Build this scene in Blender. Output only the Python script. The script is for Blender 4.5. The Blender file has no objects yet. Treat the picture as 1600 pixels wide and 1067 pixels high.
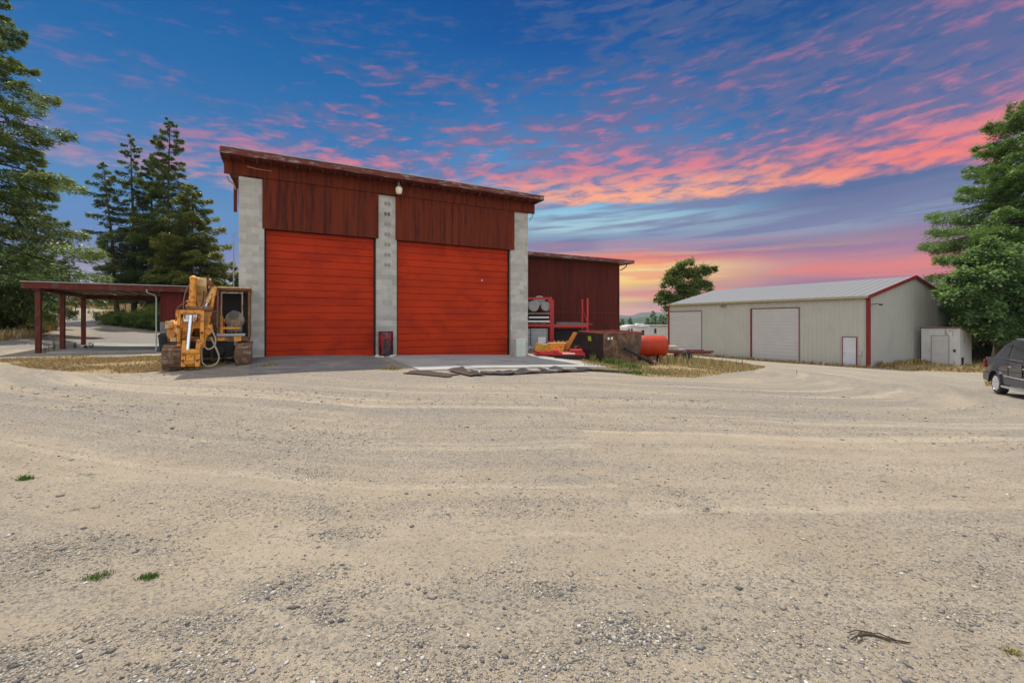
import bpy, math, random
import numpy as np
from mathutils import Vector, Matrix
R = math.radians
random.seed(7)
rng = np.random.default_rng(11)
C = bpy.context.scene.collection
S = bpy.context.scene

# ------------------------------------------------------------------ camera
EYE = 1.55
F = 722.0          # focal length in photo pixels (photo is 1600 wide)
HZ = 503.0         # horizon row
cam = bpy.data.cameras.new('camera'); camo = bpy.data.objects.new('camera', cam); C.objects.link(camo)
camo.location = (0, 0, EYE); camo.rotation_euler = (R(90), 0, 0)
cam.sensor_width = 36; cam.lens = 36*F/1600; cam.shift_y = -(533.5-HZ)/1600
cam.clip_start = 0.05; cam.clip_end = 6000
S.camera = camo

# ------------------------------------------------------------------ light
S.view_settings.view_transform = 'Standard'; S.view_settings.look = 'None'
S.view_settings.exposure = 0.42; S.view_settings.gamma = 1.0
SUN_EL = R(63); SUN_AZ = R(-17)      # behind the buildings, a little left
sd = Vector((math.sin(SUN_AZ)*math.cos(SUN_EL), math.cos(SUN_AZ)*math.cos(SUN_EL), math.sin(SUN_EL)))
sl = bpy.data.lights.new('sun', 'SUN'); sl.energy = 3.6; sl.angle = R(0.6); sl.color = (1, .95, .86)
so = bpy.data.objects.new('sun', sl); C.objects.link(so)
so.rotation_euler = (-sd).to_track_quat('-Z', 'Y').to_euler()

# ------------------------------------------------------------------ node helpers
class V_:
    """a socket (or constant) with arithmetic that builds math nodes"""
    def __init__(s, t, o): s.t, s.o = t, o
    def _m(s, op, *a, clamp=False):
        n = s.t.nodes.new('ShaderNodeMath'); n.operation = op; n.use_clamp = clamp
        for i, x in enumerate((s,)+a):
            if isinstance(x, V_): s.t.links.new(x.o, n.inputs[i])
            else: n.inputs[i].default_value = x
        return V_(s.t, n.outputs[0])
    def __add__(s, b): return s._m('ADD', b)
    __radd__ = __add__
    def __sub__(s, b): return s._m('SUBTRACT', b)
    def __rsub__(s, b): return s._m('MULTIPLY', -1.0)._m('ADD', b)
    def __mul__(s, b): return s._m('MULTIPLY', b)
    __rmul__ = __mul__
    def __truediv__(s, b): return s._m('DIVIDE', b)
    def ss(s, a, b):
        n = s.t.nodes.new('ShaderNodeMapRange'); n.interpolation_type = 'SMOOTHSTEP'
        s.t.links.new(s.o, n.inputs[0]); n.inputs[1].default_value = a; n.inputs[2].default_value = b
        if a > b:
            n.inputs[1].default_value = b; n.inputs[2].default_value = a
            n.inputs[3].default_value = 1; n.inputs[4].default_value = 0
        return V_(s.t, n.outputs[0])
class T_:
    def __init__(s, tree): s.t = tree
    def node(s, k, **kw):
        n = s.t.nodes.new(k)
        for a, b in kw.items(): setattr(n, a, b)
        return n
    def link(s, a, b): s.t.links.new(a.o if isinstance(a, V_) else a, b)
    def set(s, inp, x):
        if isinstance(x, V_): s.t.links.new(x.o, inp)
        elif isinstance(x, (tuple, list)) and len(x) == 3 and inp.type == 'RGBA': inp.default_value = (*x, 1)
        else: inp.default_value = x
    def coord(s, kind='Object'):
        return V_(s.t, s.node('ShaderNodeTexCoord').outputs[kind])
    def sep(s, v):
        n = s.node('ShaderNodeSeparateXYZ'); s.link(v, n.inputs[0]); return [V_(s.t, o) for o in n.outputs]
    def comb(s, x, y, z=0.0):
        n = s.node('ShaderNodeCombineXYZ')
        for i, a in enumerate((x, y, z)): s.set(n.inputs[i], a)
        return V_(s.t, n.outputs[0])
    def scale(s, v, sc):
        n = s.node('ShaderNodeVectorMath', operation='MULTIPLY'); s.link(v, n.inputs[0]); n.inputs[1].default_value = sc
        return V_(s.t, n.outputs[0])
    def noise(s, v, scale=1.0, detail=4.0, rough=.55, dist=0.0, out=0):
        n = s.node('ShaderNodeTexNoise'); s.link(v, n.inputs['Vector'])
        n.inputs['Scale'].default_value = scale; n.inputs['Detail'].default_value = detail
        n.inputs['Roughness'].default_value = rough; n.inputs['Distortion'].default_value = dist
        return V_(s.t, n.outputs[out])
    def voro(s, v, scale=1.0, out='Distance', feature='F1', rand=1.0):
        n = s.node('ShaderNodeTexVoronoi', feature=feature); s.link(v, n.inputs['Vector']); n.inputs['Scale'].default_value = scale
        n.inputs['Randomness'].default_value = rand
        return V_(s.t, n.outputs[out])
    def mix(s, f, a, b, mode='MIX'):
        n = s.node('ShaderNodeMix', data_type='RGBA', blend_type=mode)
        s.set(n.inputs[0], f); s.set(n.inputs[6], a); s.set(n.inputs[7], b)
        return V_(s.t, n.outputs[2])
    def ramp(s, v, stops, interp='LINEAR'):
        n = s.node('ShaderNodeValToRGB'); r = n.color_ramp; r.interpolation = interp
        s.link(v, n.inputs[0])
        while len(r.elements) < len(stops): r.elements.new(.5)
        for e, (p, c) in zip(r.elements, stops): e.position = p; e.color = (*c, 1)
        return V_(s.t, n.outputs[0])
    def attr(s, name, out='Color'):
        n = s.node('ShaderNodeAttribute'); n.attribute_name = name; return V_(s.t, n.outputs[out])
def srgb(r, g, b):
    f = lambda c: (c/255/12.92) if c/255 <= .04045 else ((c/255+.055)/1.055)**2.4
    return (f(r), f(g), f(b))

# ------------------------------------------------------------------ sky
def build_world():
    w = bpy.data.worlds.new('World'); S.world = w; w.use_nodes = True
    t = T_(w.node_tree); w.node_tree.nodes.clear()
    d = t.coord('Generated'); x, y, z = t.sep(d)
    az = x._m('ARCTAN2', y)
    hr = (x*x + y*y)._m('SQRT')
    v = z / hr._m('MAXIMUM', .02)                       # tangent of elevation
    k = 1/2**S.view_settings.exposure
    q = lambda *c: tuple(a*k for a in srgb(*c))
    # --- slow wisps that bend the bands
    wv = t.comb(az*1.6, v*9.0, 0.0)
    wob = t.noise(wv, 1.6, 4, .55, .3) - .5
    tilt = az*.015
    e = v + tilt*.0 + wob*.05
    e1 = e*1.25                                          # ramp runs to v=.8
    right = t.ramp(e1, [(0, q(205,120,145)), (.025, q(226,140,112)), (.05, q(232,196,110)), (.075, q(206,140,140)),
        (.10, q(250,200,110)), (.125, q(250,232,150)), (.147, q(248,170,108)), (.165, q(228,120,112)), (.19, q(165,138,165)),
        (.225, q(128,150,180)), (.255, q(165,200,212)), (.285, q(150,200,222)), (.33, q(110,165,208)), (.42, q(80,142,196)), (.55, q(52,116,178)), (.75, q(16,86,158)), (1, q(4,70,140))])
    farr = t.ramp(e1, [(0, q(150,110,140)), (.03, q(130,110,150)), (.06, q(70,84,130)), (.085, q(150,105,138)), (.11, q(188,120,138)), (.135, q(196,128,140)), (.16, q(160,118,150)),
        (.19, q(140,122,155)), (.225, q(140,160,185)), (.25, q(120,132,168)), (.29, q(92,112,155)), (.33, q(74,100,150)), (.42, q(62,106,162)), (.55, q(42,98,158)), (.75, q(20,78,145)), (1, q(6,62,128))])
    left = t.ramp(e1, [(0, q(140,150,180)), (.05, q(140,165,190)), (.085, q(160,180,200)), (.115, q(150,142,172)), (.15, q(116,136,182)), (.19, q(98,136,188)),
        (.25, q(92,140,190)), (.34, q(76,130,184)), (.45, q(56,118,178)), (.6, q(32,104,168)), (.8, q(12,88,158)), (1, q(5,78,146))])
    base = t.mix(az.ss(.22, .62), right, farr)
    base = t.mix(az.ss(.02, -.28), base, left)
    # thin grey-blue veils under the deck
    gv = t.noise(t.comb(az*2.0+3.1, v*26.0-az*1.6), 1.7, 5, .55, .2)
    m = gv.ss(.44, .60)*v.ss(.11, .17)*v.ss(.30, .24)*az.ss(-.15, .1)
    base = t.mix(m*.75, base, q(112,118,160))
    # streaks of orange / yellow near the horizon
    st = t.noise(t.comb(az*1.9+9, v*30.0), 1.5, 4, .5, .2)
    m = st.ss(.52, .66)*v.ss(.19, .12)*az.ss(-.02, .12)
    base = t.mix(m*.6, base, q(236,124,104))
    m = st.ss(.45, .33)*v.ss(.17, .11)*v.ss(.0, .03)*az.ss(.0, .1)
    base = t.mix(m*.55*az.ss(.85, .3), base, q(255,206,110))
    m = t.noise(t.comb(az*1.7+5, v*26.0), 1.6, 4, .5, .2).ss(.5, .64)*v.ss(.09, .05)*az.ss(.1, .4)
    base = t.mix(m*.6, base, q(96,90,142))
    # upper cloud deck: mauve body with bright lower edges, ending at v ~ .25
    n1 = t.noise(t.comb(az*2.2+v*2.2, v*8.5-az*.8), 1.25, 5, .55, .35)       # clusters
    n2 = t.noise(t.comb(az*13.0+v*5.0+2, v*40.0-az*4.6), 1.3, 6, .58, .25)      # puffs
    edge = (v + (t.noise(t.comb(az*3+1, 0.5), 1.5, 4, .6)-.5)*.05 + (n2-.5)*.03)
    deck = edge.ss(.243, .262)
    dens = n1 + (n2-.5)*.95 + az*.18 + (v.ss(.55, .28)-.5)*.16
    body = dens.ss(.34, .62)*deck*az.ss(-.95, -.1)
    mauve = t.mix(v.ss(.28, .6), q(120,114,156), q(70,98,148))
    col = t.mix((body*.78), base, mauve)
    n3 = t.noise(t.comb(az*12.0+v*5.0+11, v*44.0-az*5.0), 1.2, 6, .60, .3)
    lit = (n3*.62 + n1*.38 + (v.ss(.46, .25)-.3)*.10 + az*.012)
    litm = (lit*.8+n2*.2).ss(.488, .64)*deck*(az.ss(-.85, -.25)*.7+.3)
    pink = t.mix(v.ss(.245, .33), q(222,126,142), q(222,126,142))
    pink = t.ramp(v*1.6, [(0, q(255,176,132)), (.40, q(255,176,134)), (.435, q(250,148,132)), (.50, q(222,128,142)), (.65, q(190,118,150)), (1, q(130,106,156))])
    col = t.mix(litm*.92*v.ss(.75, .4)._m('MAXIMUM', .25), col, pink)
    # glowing rim along the edge of the deck
    rim = edge.ss(.243, .262)*edge.ss(.325, .262)*az.ss(-.12, .1)*n3.ss(.32, .55)
    col = t.mix(rim*.62, col, t.mix(az.ss(.35, .75), q(255,178,138), q(240,112,116)))
    # below the horizon
    col = t.mix(v.ss(.0, -.02), col, q(120,125,140))
    # brighter daylight sky added outside the sunset quarter (behind and overhead) as fill light
    sky = t.node('ShaderNodeTexSky', sky_type='NISHITA'); sky.sun_disc = False
    sky.sun_elevation = SUN_EL; sky.sun_rotation = SUN_AZ; sky.air_density = 1.0; sky.dust_density = 1.5
    sk = V_(t.t, sky.outputs[0])
    n = t.node('ShaderNodeVectorMath', operation='SCALE'); t.link(sk, n.inputs[0]); n.inputs[3].default_value = .15
    skd = V_(t.t, n.outputs[0])
    # unseen bright broken cloud added behind the camera to lift the shaded fronts
    cl = t.noise(t.scale(d, (1, 1, 2.2)), 2.6, 6, .6, .3).ss(.42, .62)
    skd = t.mix(cl*.75*z.ss(.02, .12), skd, (2.35, 2.25, 2.1))
    back = (y + z*-.0).ss(.28, -.12)
    col = t.mix(back, col, skd)
    bg = t.node('ShaderNodeBackground'); t.link(col, bg.inputs[0]); bg.inputs[1].default_value = 1.0
    o = t.node('ShaderNodeOutputWorld'); t.link(bg.outputs[0], o.inputs[0])
build_world()

# ------------------------------------------------------------------ placing helpers
def at(px, py, Y): return Vector(((px-800)/F*Y, Y, EYE-(py-HZ)/F*Y))
def xat(px, Y): return (px-800)/F*Y
CP = [(0,0,0),(4,4,-.06),(-4,4,.02),(0,9,.02),(-10,5,.12),(10,5,-.4),(9,11,-.5),(-12,9,.15),(-8.6,15.6,.31),(-10.5,14.4,.1),(-5.2,17.6,.23),
 (0,20,.04),(-4,12.5,.09),(2.5,15,-.08),(-4,17,.2),(-19.7,19.3,.25),(-21.3,23.2,.25),(-14,21,.22),(-26,14,.35),(-30,5,.4),(17.8,17,-1.12),(20,10,-1.1),(13,17,-.75),
 (24.3,31.6,-1.58),(15.9,46.9,-1.6),(36,38,-1.6),(29,32,-1.58),(20,24,-1.3),(4.5,20,-.2),(9,24.5,-.55),(13,29,-1.05),(3,25,-.1),(18,36,-1.55),(-24.4,22,.62),(-32,24,1.2),(-23.5,30,.42),
 (-30,36,.8),(-40.5,45,1.75),(-30,50,1.8),(-58,60,3.5),(-42,62,3.2),(-22,60,1.6),(-75,85,4.6),(-10,40,.2),(0,60,-1),(20,70,-2),(45,60,-1.9),(60,40,-1.8),(35,24,-1.6),(40,10,-1.5),
 (60,100,-2.5),(0,110,-2.4),(-40,110,3.2),(-100,110,5.4),(-60,20,2.4),(-60,-20,1.5),(0,-20,0),(40,-20,-1.2),(-100,60,5),(90,60,-2.2),(-20,-5,.2),(-130,150,6.2),(-60,150,4.6),(60,160,-3),(150,150,-3)]
_A = np.array(CP, float); _c = 2.0
def _phi(d2): return np.sqrt(d2+_c*_c)
_M = _phi(((_A[:,None,:2]-_A[None,:,:2])**2).sum(-1)); _n = len(_A)
_B = np.zeros((_n+1,_n+1)); _B[:_n,:_n] = _M + np.eye(_n)*-.02; _B[:_n,_n] = 1; _B[_n,:_n] = 1
_W = np.linalg.solve(_B, np.append(_A[:,2], 0))
def gz(x, y):
    x = np.asarray(x, float); y = np.asarray(y, float); sh = x.shape
    xf, yf = x.ravel(), y.ravel(); out = np.zeros(xf.shape)
    for i in range(0, len(xf), 20000):
        a, b = xf[i:i+20000], yf[i:i+20000]
        out[i:i+20000] = _phi((a[:,None]-_A[:,0])**2+(b[:,None]-_A[:,1])**2) @ _W[:_n] + _W[_n]
    far = np.clip((np.hypot(xf, yf-40)-120)/80, 0, 1); far = far*far*(3-2*far)
    lim = np.where(xf < 0, 1.5+np.clip(-xf/60, 0, 1)*4-1.5, 0) - 3*np.clip((xf+40)/80, 0, 1)
    out = out*(1-far)+lim*far
    out += .012*np.sin(xf*1.3+np.sin(yf*.9)*1.4)*np.sin(yf*1.1+.4*xf)*np.exp(-np.hypot(xf,yf)/60)
    return out.reshape(sh) if sh else float(out[0])
def g1(x, y): return float(gz(np.array([x]), np.array([y]))[0])
def onground(px, py):
    """where the sight line through a photo pixel meets the ground (a real 3-D place)"""
    ys = np.geomspace(1.2, 150, 1400); zs = EYE-(py-HZ)/F*ys
    below = zs < gz((px-800)/F*ys, ys)
    i = int(np.argmax(below)) if below.any() else len(ys)-1
    return Vector(((px-800)/F*ys[i], ys[i], g1((px-800)/F*ys[i], ys[i])))

# ------------------------------------------------------------------ mesh helpers
def curve(pts, n=6):
    P = [Vector(p) for p in pts]; P = [P[0]*2-P[1]]+P+[P[-1]*2-P[-2]]; o = []
    for i in range(1, len(P)-2):
        for k in range(n):
            t = k/n; a, b, c, d = P[i-1:i+3]
            o.append(.5*((2*b)+(c-a)*t+(2*a-5*b+4*c-d)*t*t+(3*b-a-3*c+d)*t**3))
    return o+[P[-2]]
class MB:
    def __init__(s): s.v = []; s.f = []
    def add(s, vs, fs):
        o = len(s.v); s.v += [tuple(p) for p in vs]; s.f += [tuple(i+o for i in f) for f in fs]; return s
    def box(s, x0, x1, y0, y1, z0, z1):
        return s.add([(x,y,z) for z in (z0,z1) for y in (y0,y1) for x in (x0,x1)],
                     [(0,2,3,1),(4,5,7,6),(0,1,5,4),(2,6,7,3),(0,4,6,2),(1,3,7,5)])
    def bar(s, a, b, w, h=None, up=(0,0,1)):
        h = h or w; a = Vector(a); b = Vector(b); d = (b-a).normalized(); u = Vector(up)
        if abs(d.dot(u)) > .98: u = Vector((0,1,0))
        sx = d.cross(u).normalized()*w/2; sy = sx.cross(d).normalized()*h/2
        vs = [p+i*sx+j*sy for p in (a,b) for i,j in ((-1,-1),(1,-1),(1,1),(-1,1))]
        return s.add(vs, [(3,2,1,0),(4,5,6,7),(0,1,5,4),(1,2,6,5),(2,3,7,6),(3,0,4,7)])
    def tube(s, a, b, r0, r1=None, n=12, cap=True):
        return s.path([a, b], [r0, r0 if r1 is None else r1], n, cap)
    def path(s, pts, rs, n=8, cap=True):
        pts = [Vector(p) for p in pts]
        if not hasattr(rs, '__len__'): rs = [rs]*len(pts)
        o = len(s.v); prev = None
        for i, p in enumerate(pts):
            d = (pts[min(i+1,len(pts)-1)]-pts[max(i-1,0)]).normalized()
            u = prev if prev is not None else (Vector((0,0,1)) if abs(d.z) < .9 else Vector((1,0,0)))
            sx = d.cross(u).normalized(); sy = sx.cross(d).normalized(); prev = sy
            for k in range(n):
                a = 2*math.pi*k/n; s.v.append(tuple(p+rs[i]*(math.cos(a)*sx+math.sin(a)*sy)))
        for i in range(len(pts)-1):
            for k in range(n):
                k2 = (k+1) % n; s.f.append((o+i*n+k, o+i*n+k2, o+(i+1)*n+k2, o+(i+1)*n+k))
        if cap:
            s.f.append(tuple(o+k for k in range(n))[::-1]); s.f.append(tuple(o+(len(pts)-1)*n+k for k in range(n)))
        return s
    def lathe(s, a, axis, prof, n=24):
        """prof: (distance along axis, radius)"""
        a = Vector(a); d = Vector(axis).normalized()
        return s.path2([a+d*p for p,_ in prof], [max(r,.001) for _,r in prof], d, n)
    def path2(s, pts, rs, d, n):
        o = len(s.v); u = Vector((0,0,1)) if abs(d.z) < .9 else Vector((1,0,0))
        sx = d.cross(u).normalized(); sy = sx.cross(d).normalized()
        for p, r in zip(pts, rs):
            for k in range(n):
                a = 2*math.pi*k/n; s.v.append(tuple(p+r*(math.cos(a)*sx+math.sin(a)*sy)))
        for i in range(len(pts)-1):
            for k in range(n):
                k2 = (k+1) % n; s.f.append((o+i*n+k, o+i*n+k2, o+(i+1)*n+k2, o+(i+1)*n+k))
        s.f.append(tuple(o+k for k in range(n))[::-1]); s.f.append(tuple(o+(len(pts)-1)*n+k for k in range(n)))
        return s
    def prism(s, poly, axis, a, b):
        """poly in the two other axes, extruded along axis ('x','y','z') from a to b"""
        f = {'x': lambda p,t: (t,p[0],p[1]), 'y': lambda p,t: (p[0],t,p[1]), 'z': lambda p,t: (p[0],p[1],t)}[axis]
        n = len(poly); vs = [f(p,a) for p in poly]+[f(p,b) for p in poly]
        return s.add(vs, [tuple(range(n))[::-1], tuple(range(n,2*n))]+[(i,(i+1)%n,(i+1)%n+n,i+n) for i in range(n)])
    def build(s, name, mat, parent=None, smooth=False, bevel=0, seg=2):
        me = bpy.data.meshes.new(name); me.from_pydata(s.v, [], s.f); me.update()
        if mat: me.materials.append(mat)
        o = bpy.data.objects.new(name, me); C.objects.link(o)
        if parent: o.parent = parent
        import bmesh
        bm = bmesh.new(); bm.from_mesh(me); bmesh.ops.recalc_face_normals(bm, faces=bm.faces)
        if bevel: 
            es = [e for e in bm.edges if len(e.link_faces) == 2 and e.calc_face_angle(0) > .5]
            bmesh.ops.bevel(bm, geom=es, offset=bevel, segments=seg, affect='EDGES', profile=.6)
        bm.to_mesh(me); bm.free()
        if smooth:
            for p in me.polygons: p.use_smooth = True
            if hasattr(me, 'set_sharp_from_angle'): me.set_sharp_from_angle(angle=R(40))
        return o
def tag(o, label=None, cat=None, group=None, kind=None):
    if label: o['label'] = label
    if cat: o['category'] = cat
    if group: o['group'] = group
    if kind: o['kind'] = kind
    return o
def thing(name, loc, rz=0, label=None, cat=None, group=None):
    o = bpy.data.objects.new(name, None); C.objects.link(o); o.location = loc; o.rotation_euler = (0,0,rz)
    o.empty_display_size = .3
    return tag(o, label, cat, group)
def npmesh(name, verts, faces, mat, parent=None, cols=None, smooth=False):
    """fast mesh from numpy arrays; faces (n,k); cols per vertex"""
    me = bpy.data.meshes.new(name); nv, (nf, k) = len(verts), faces.shape
    me.vertices.add(nv); me.vertices.foreach_set('co', verts.astype(np.float32).ravel())
    me.loops.add(nf*k); me.loops.foreach_set('vertex_index', faces.astype(np.int32).ravel())
    me.polygons.add(nf); me.polygons.foreach_set('loop_start', np.arange(0, nf*k, k, dtype=np.int32))
    me.polygons.foreach_set('loop_total', np.full(nf, k, dtype=np.int32))
    if smooth: me.polygons.foreach_set('use_smooth', np.ones(nf, bool))
    me.update(calc_edges=True); me.validate()
    if cols is not None:
        a = me.color_attributes.new('col', 'FLOAT_COLOR', 'POINT')
        c = np.ones((nv,4), np.float32); c[:,:3] = cols; a.data.foreach_set('color', c.ravel())
    me.materials.append(mat)
    o = bpy.data.objects.new(name, me); C.objects.link(o)
    if parent: o.parent = parent
    return o

# ------------------------------------------------------------------ materials
def mat(name, col, rough=.7, metal=0, var=.12, vscale=3.0, col2=None, c2scale=2.0, c2=(.5,.62), bump=0, bscale=40, spec=.3, coat=0, stretch=(1,1,1), alpha=None):
    m = bpy.data.materials.new(name); m.use_nodes = True; t = T_(m.node_tree); b = m.node_tree.nodes['Principled BSDF']
    c = t.scale(t.coord(), stretch)
    n = t.noise(c, vscale, 6, .6)
    base = t.mix((n-.5)._m('MULTIPLY', 2.0)._m('ADD', .5, clamp=True), tuple(a*(1-var) for a in col), tuple(min(1,a*(1+var)) for a in col))
    if col2 is not None:
        base = t.mix(t.noise(c, c2scale, 7, .68, .4).ss(*c2), base, col2)
    t.link(base, b.inputs['Base Color'])
    t.set(b.inputs['Roughness'], (n-.5)*.2+rough)
    b.inputs['Metallic'].default_value = metal; b.inputs['Specular IOR Level'].default_value = spec
    b.inputs['Coat Weight'].default_value = coat; b.inputs['Coat Roughness'].default_value = .06
    if bump:
        bn = t.node('ShaderNodeBump'); bn.inputs['Strength'].default_value = bump; bn.inputs['Distance'].default_value = .02
        t.link(t.noise(c, bscale, 5, .6), bn.inputs['Height']); t.link(bn.outputs[0], b.inputs['Normal'])
    return m

def mat_block():
    m = bpy.data.materials.new('concrete_block'); m.use_nodes = True; t = T_(m.node_tree); b = m.node_tree.nodes['Principled BSDF']
    c = t.coord(); x, y, z = t.sep(c)
    uv = t.comb(x + y*1.0, z, 0)
    br = t.node('ShaderNodeTexBrick'); t.link(uv, br.inputs['Vector']); br.inputs['Scale'].default_value = 1
    br.inputs['Brick Width'].default_value = .4; br.inputs['Row Height'].default_value = .2; br.inputs['Mortar Size'].default_value = .008
    br.inputs['Mortar Smooth'].default_value = .3; br.inputs['Bias'].default_value = -.1
    br.inputs['Color1'].default_value = (.52,.495,.44,1); br.inputs['Color2'].default_value = (.35,.33,.29,1); br.inputs['Mortar'].default_value = (.50,.47,.41,1)
    n = t.noise(c, 2.2, 6, .65)
    col = t.mix(n.ss(.35,.7)*.45, V_(t.t, br.outputs['Color']), (.27,.25,.21))
    n2 = t.noise(t.scale(c, (5,5,.5)), 2, 5, .6)
    col = t.mix(n2.ss(.52,.75)*.4, col, (.52,.50,.46))
    col = t.mix(t.noise(c, 60, 3, .6).ss(.5,.8)*.25, col, (.2,.19,.17))
    t.link(col, b.inputs['Base Color']); b.inputs['Roughness'].default_value = .9; b.inputs['Specular IOR Level'].default_value = .15
    bn = t.node('ShaderNodeBump'); bn.inputs['Strength'].default_value = .5; bn.inputs['Distance'].default_value = .015
    h = V_(t.t, br.outputs['Fac'])*-1.0 + t.noise(c, 70, 4, .6)*.35
    t.link(h, bn.inputs['Height']); t.link(bn.outputs[0], b.inputs['Normal'])
    return m

def mat_boards(name, c0, c1, c2, bw=.1, weather=(.05,.02,.03)):
    """vertical boards, worn stain"""
    m = bpy.data.materials.new(name); m.use_nodes = True; t = T_(m.node_tree); b = m.node_tree.nodes['Principled BSDF']
    c = t.coord(); x, y, z = t.sep(c)
    bx = (x+y)/bw
    fl = bx._m('FLOOR'); fr = bx._m('FRACT')
    wn = t.node('ShaderNodeTexWhiteNoise', noise_dimensions='1D'); t.link(fl, wn.inputs['W'])
    r = V_(t.t, wn.outputs['Value'])
    wn2 = t.node('ShaderNodeTexWhiteNoise', noise_dimensions='1D'); t.link((bx/4)._m('FLOOR')+17.0, wn2.inputs['W'])
    r4 = V_(t.t, wn2.outputs['Value'])
    g = t.noise(t.scale(c, (22,22,1.2)), 2.2, 6, .65)
    s = t.noise(t.scale(c, (6,6,.35)), 1.6, 5, .6)
    col = t.mix((r*.35+r4*.35+g*.4)._m('MULTIPLY', 1.0, clamp=True), c0, c1)
    col = t.mix(s.ss(.46,.66)*.8, col, c2)
    col = t.mix(g.ss(.55,.8)*.5, col, weather)
    groove = (fr-.5)._m('ABSOLUTE').ss(.455,.495)
    col = t.mix(groove*.75, col, tuple(a*.3 for a in weather))
    t.link(col, b.inputs['Base Color']); b.inputs['Roughness'].default_value = .8; b.inputs['Specular IOR Level'].default_value = .2
    bn = t.node('ShaderNodeBump'); bn.inputs['Strength'].default_value = .6; bn.inputs['Distance'].default_value = .01
    t.link(groove*-1.0 + g*.3, bn.inputs['Height']); t.link(bn.outputs[0], b.inputs['Normal'])
    return m

def mat_leaf(name, sat=1.0):
    m = bpy.data.materials.new(name); m.use_nodes = True; t = T_(m.node_tree); nt = m.node_tree
    b = nt.nodes['Principled BSDF']; a = t.attr('col')
    t.link(a, b.inputs['Base Color']); b.inputs['Roughness'].default_value = .5; b.inputs['Specular IOR Level'].default_value = .3
    tr = t.node('ShaderNodeBsdfTranslucent'); t.link(t.mix(.45, a, (.34,.44,.05), 'MIX'), tr.inputs['Color'])
    mx = t.node('ShaderNodeMixShader'); mx.inputs[0].default_value = .42*sat
    nt.links.new(b.outputs[0], mx.inputs[1]); nt.links.new(tr.outputs[0], mx.inputs[2])
    nt.links.new(mx.outputs[0], nt.nodes['Material Output'].inputs['Surface'])
    return m
def mat_attr(name, rough=.9):
    m = bpy.data.materials.new(name); m.use_nodes = True; t = T_(m.node_tree); b = m.node_tree.nodes['Principled BSDF']
    t.link(t.attr('col'), b.inputs['Base Color']); b.inputs['Roughness'].default_value = rough; b.inputs['Specular IOR Level'].default_value = .2
    return m

M = {}
M['block'] = mat_block()
M['siding'] = mat_boards('stained_siding', (.096,.015,.005), (.175,.030,.008), (.045,.008,.007), .1)
M['siding_dark'] = mat_boards('dark_red_siding', (.064,.010,.006), (.125,.020,.010), (.036,.007,.006), .12)
M['frieze'] = mat_boards('painted_frieze_boards', (.19,.02,.01), (.22,.035,.016), (.07,.014,.012), .3)
M['rooftrim'] = mat('weathered_fascia', (.14,.035,.026), .8, var=.3, col2=(.30,.26,.23), c2scale=2.6, c2=(.50,.66), stretch=(1,1,4), bump=.3)
M['roofing'] = mat('grey_roofing', (.24,.23,.22), .9, var=.2, bump=.3)
M['door_red'] = mat('red_door_paint', (.42,.032,.006), .62, var=.18, vscale=1.4, col2=(.33,.024,.007), c2scale=2.2, c2=(.46,.62), spec=.12, stretch=(.5,1,1), bump=.08, bscale=18)
M['dark'] = mat('dark_gap', (.02,.017,.016), .8)
M['red'] = mat('red_paint', (.48,.010,.008), .4, var=.2, col2=(.2,.03,.02), c2scale=5, c2=(.58,.7), spec=.5)
M['wood_red'] = mat('red_stained_timber', (.12,.022,.014), .85, var=.3, col2=(.10,.06,.045), c2scale=6, bump=.3, stretch=(1,1,.3))
M['steel'] = mat('weathered_steel', (.32,.32,.31), .5, .5, var=.15)
M['white'] = mat('white_paint', (.82,.81,.78), .5, var=.06, col2=(.5,.47,.42), c2scale=3, c2=(.6,.75))
M['yellow'] = mat('construction_yellow', (.70,.28,.025), .5, var=.25, col2=(.30,.10,.03), c2scale=7, c2=(.50,.62), spec=.4, bump=.1)
M['cream'] = mat('sun_bleached_yellow', (.60,.42,.20), .55, var=.2, col2=(.42,.17,.04), c2scale=4, c2=(.46,.62))
M['rust'] = mat('rusty_steel', (.17,.075,.038), .85, .1, var=.35, col2=(.26,.16,.1), c2scale=4, bump=.4)
M['track'] = mat('rusty_track_steel', (.16,.085,.05), .8, .2, var=.35, col2=(.30,.22,.15), c2scale=6, c2=(.45,.65), bump=.4)
M['black'] = mat('black_rubber', (.025,.025,.024), .7, var=.2)
M['glass'] = mat('dark_glass', (.02,.025,.03), .08, var=.05, spec=.6)
M['chrome'] = mat('chrome_rod', (.55,.57,.62), .18, 1.0, var=.03)
M['hose'] = mat('pale_hose', (.36,.30,.20), .6, var=.1)

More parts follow.
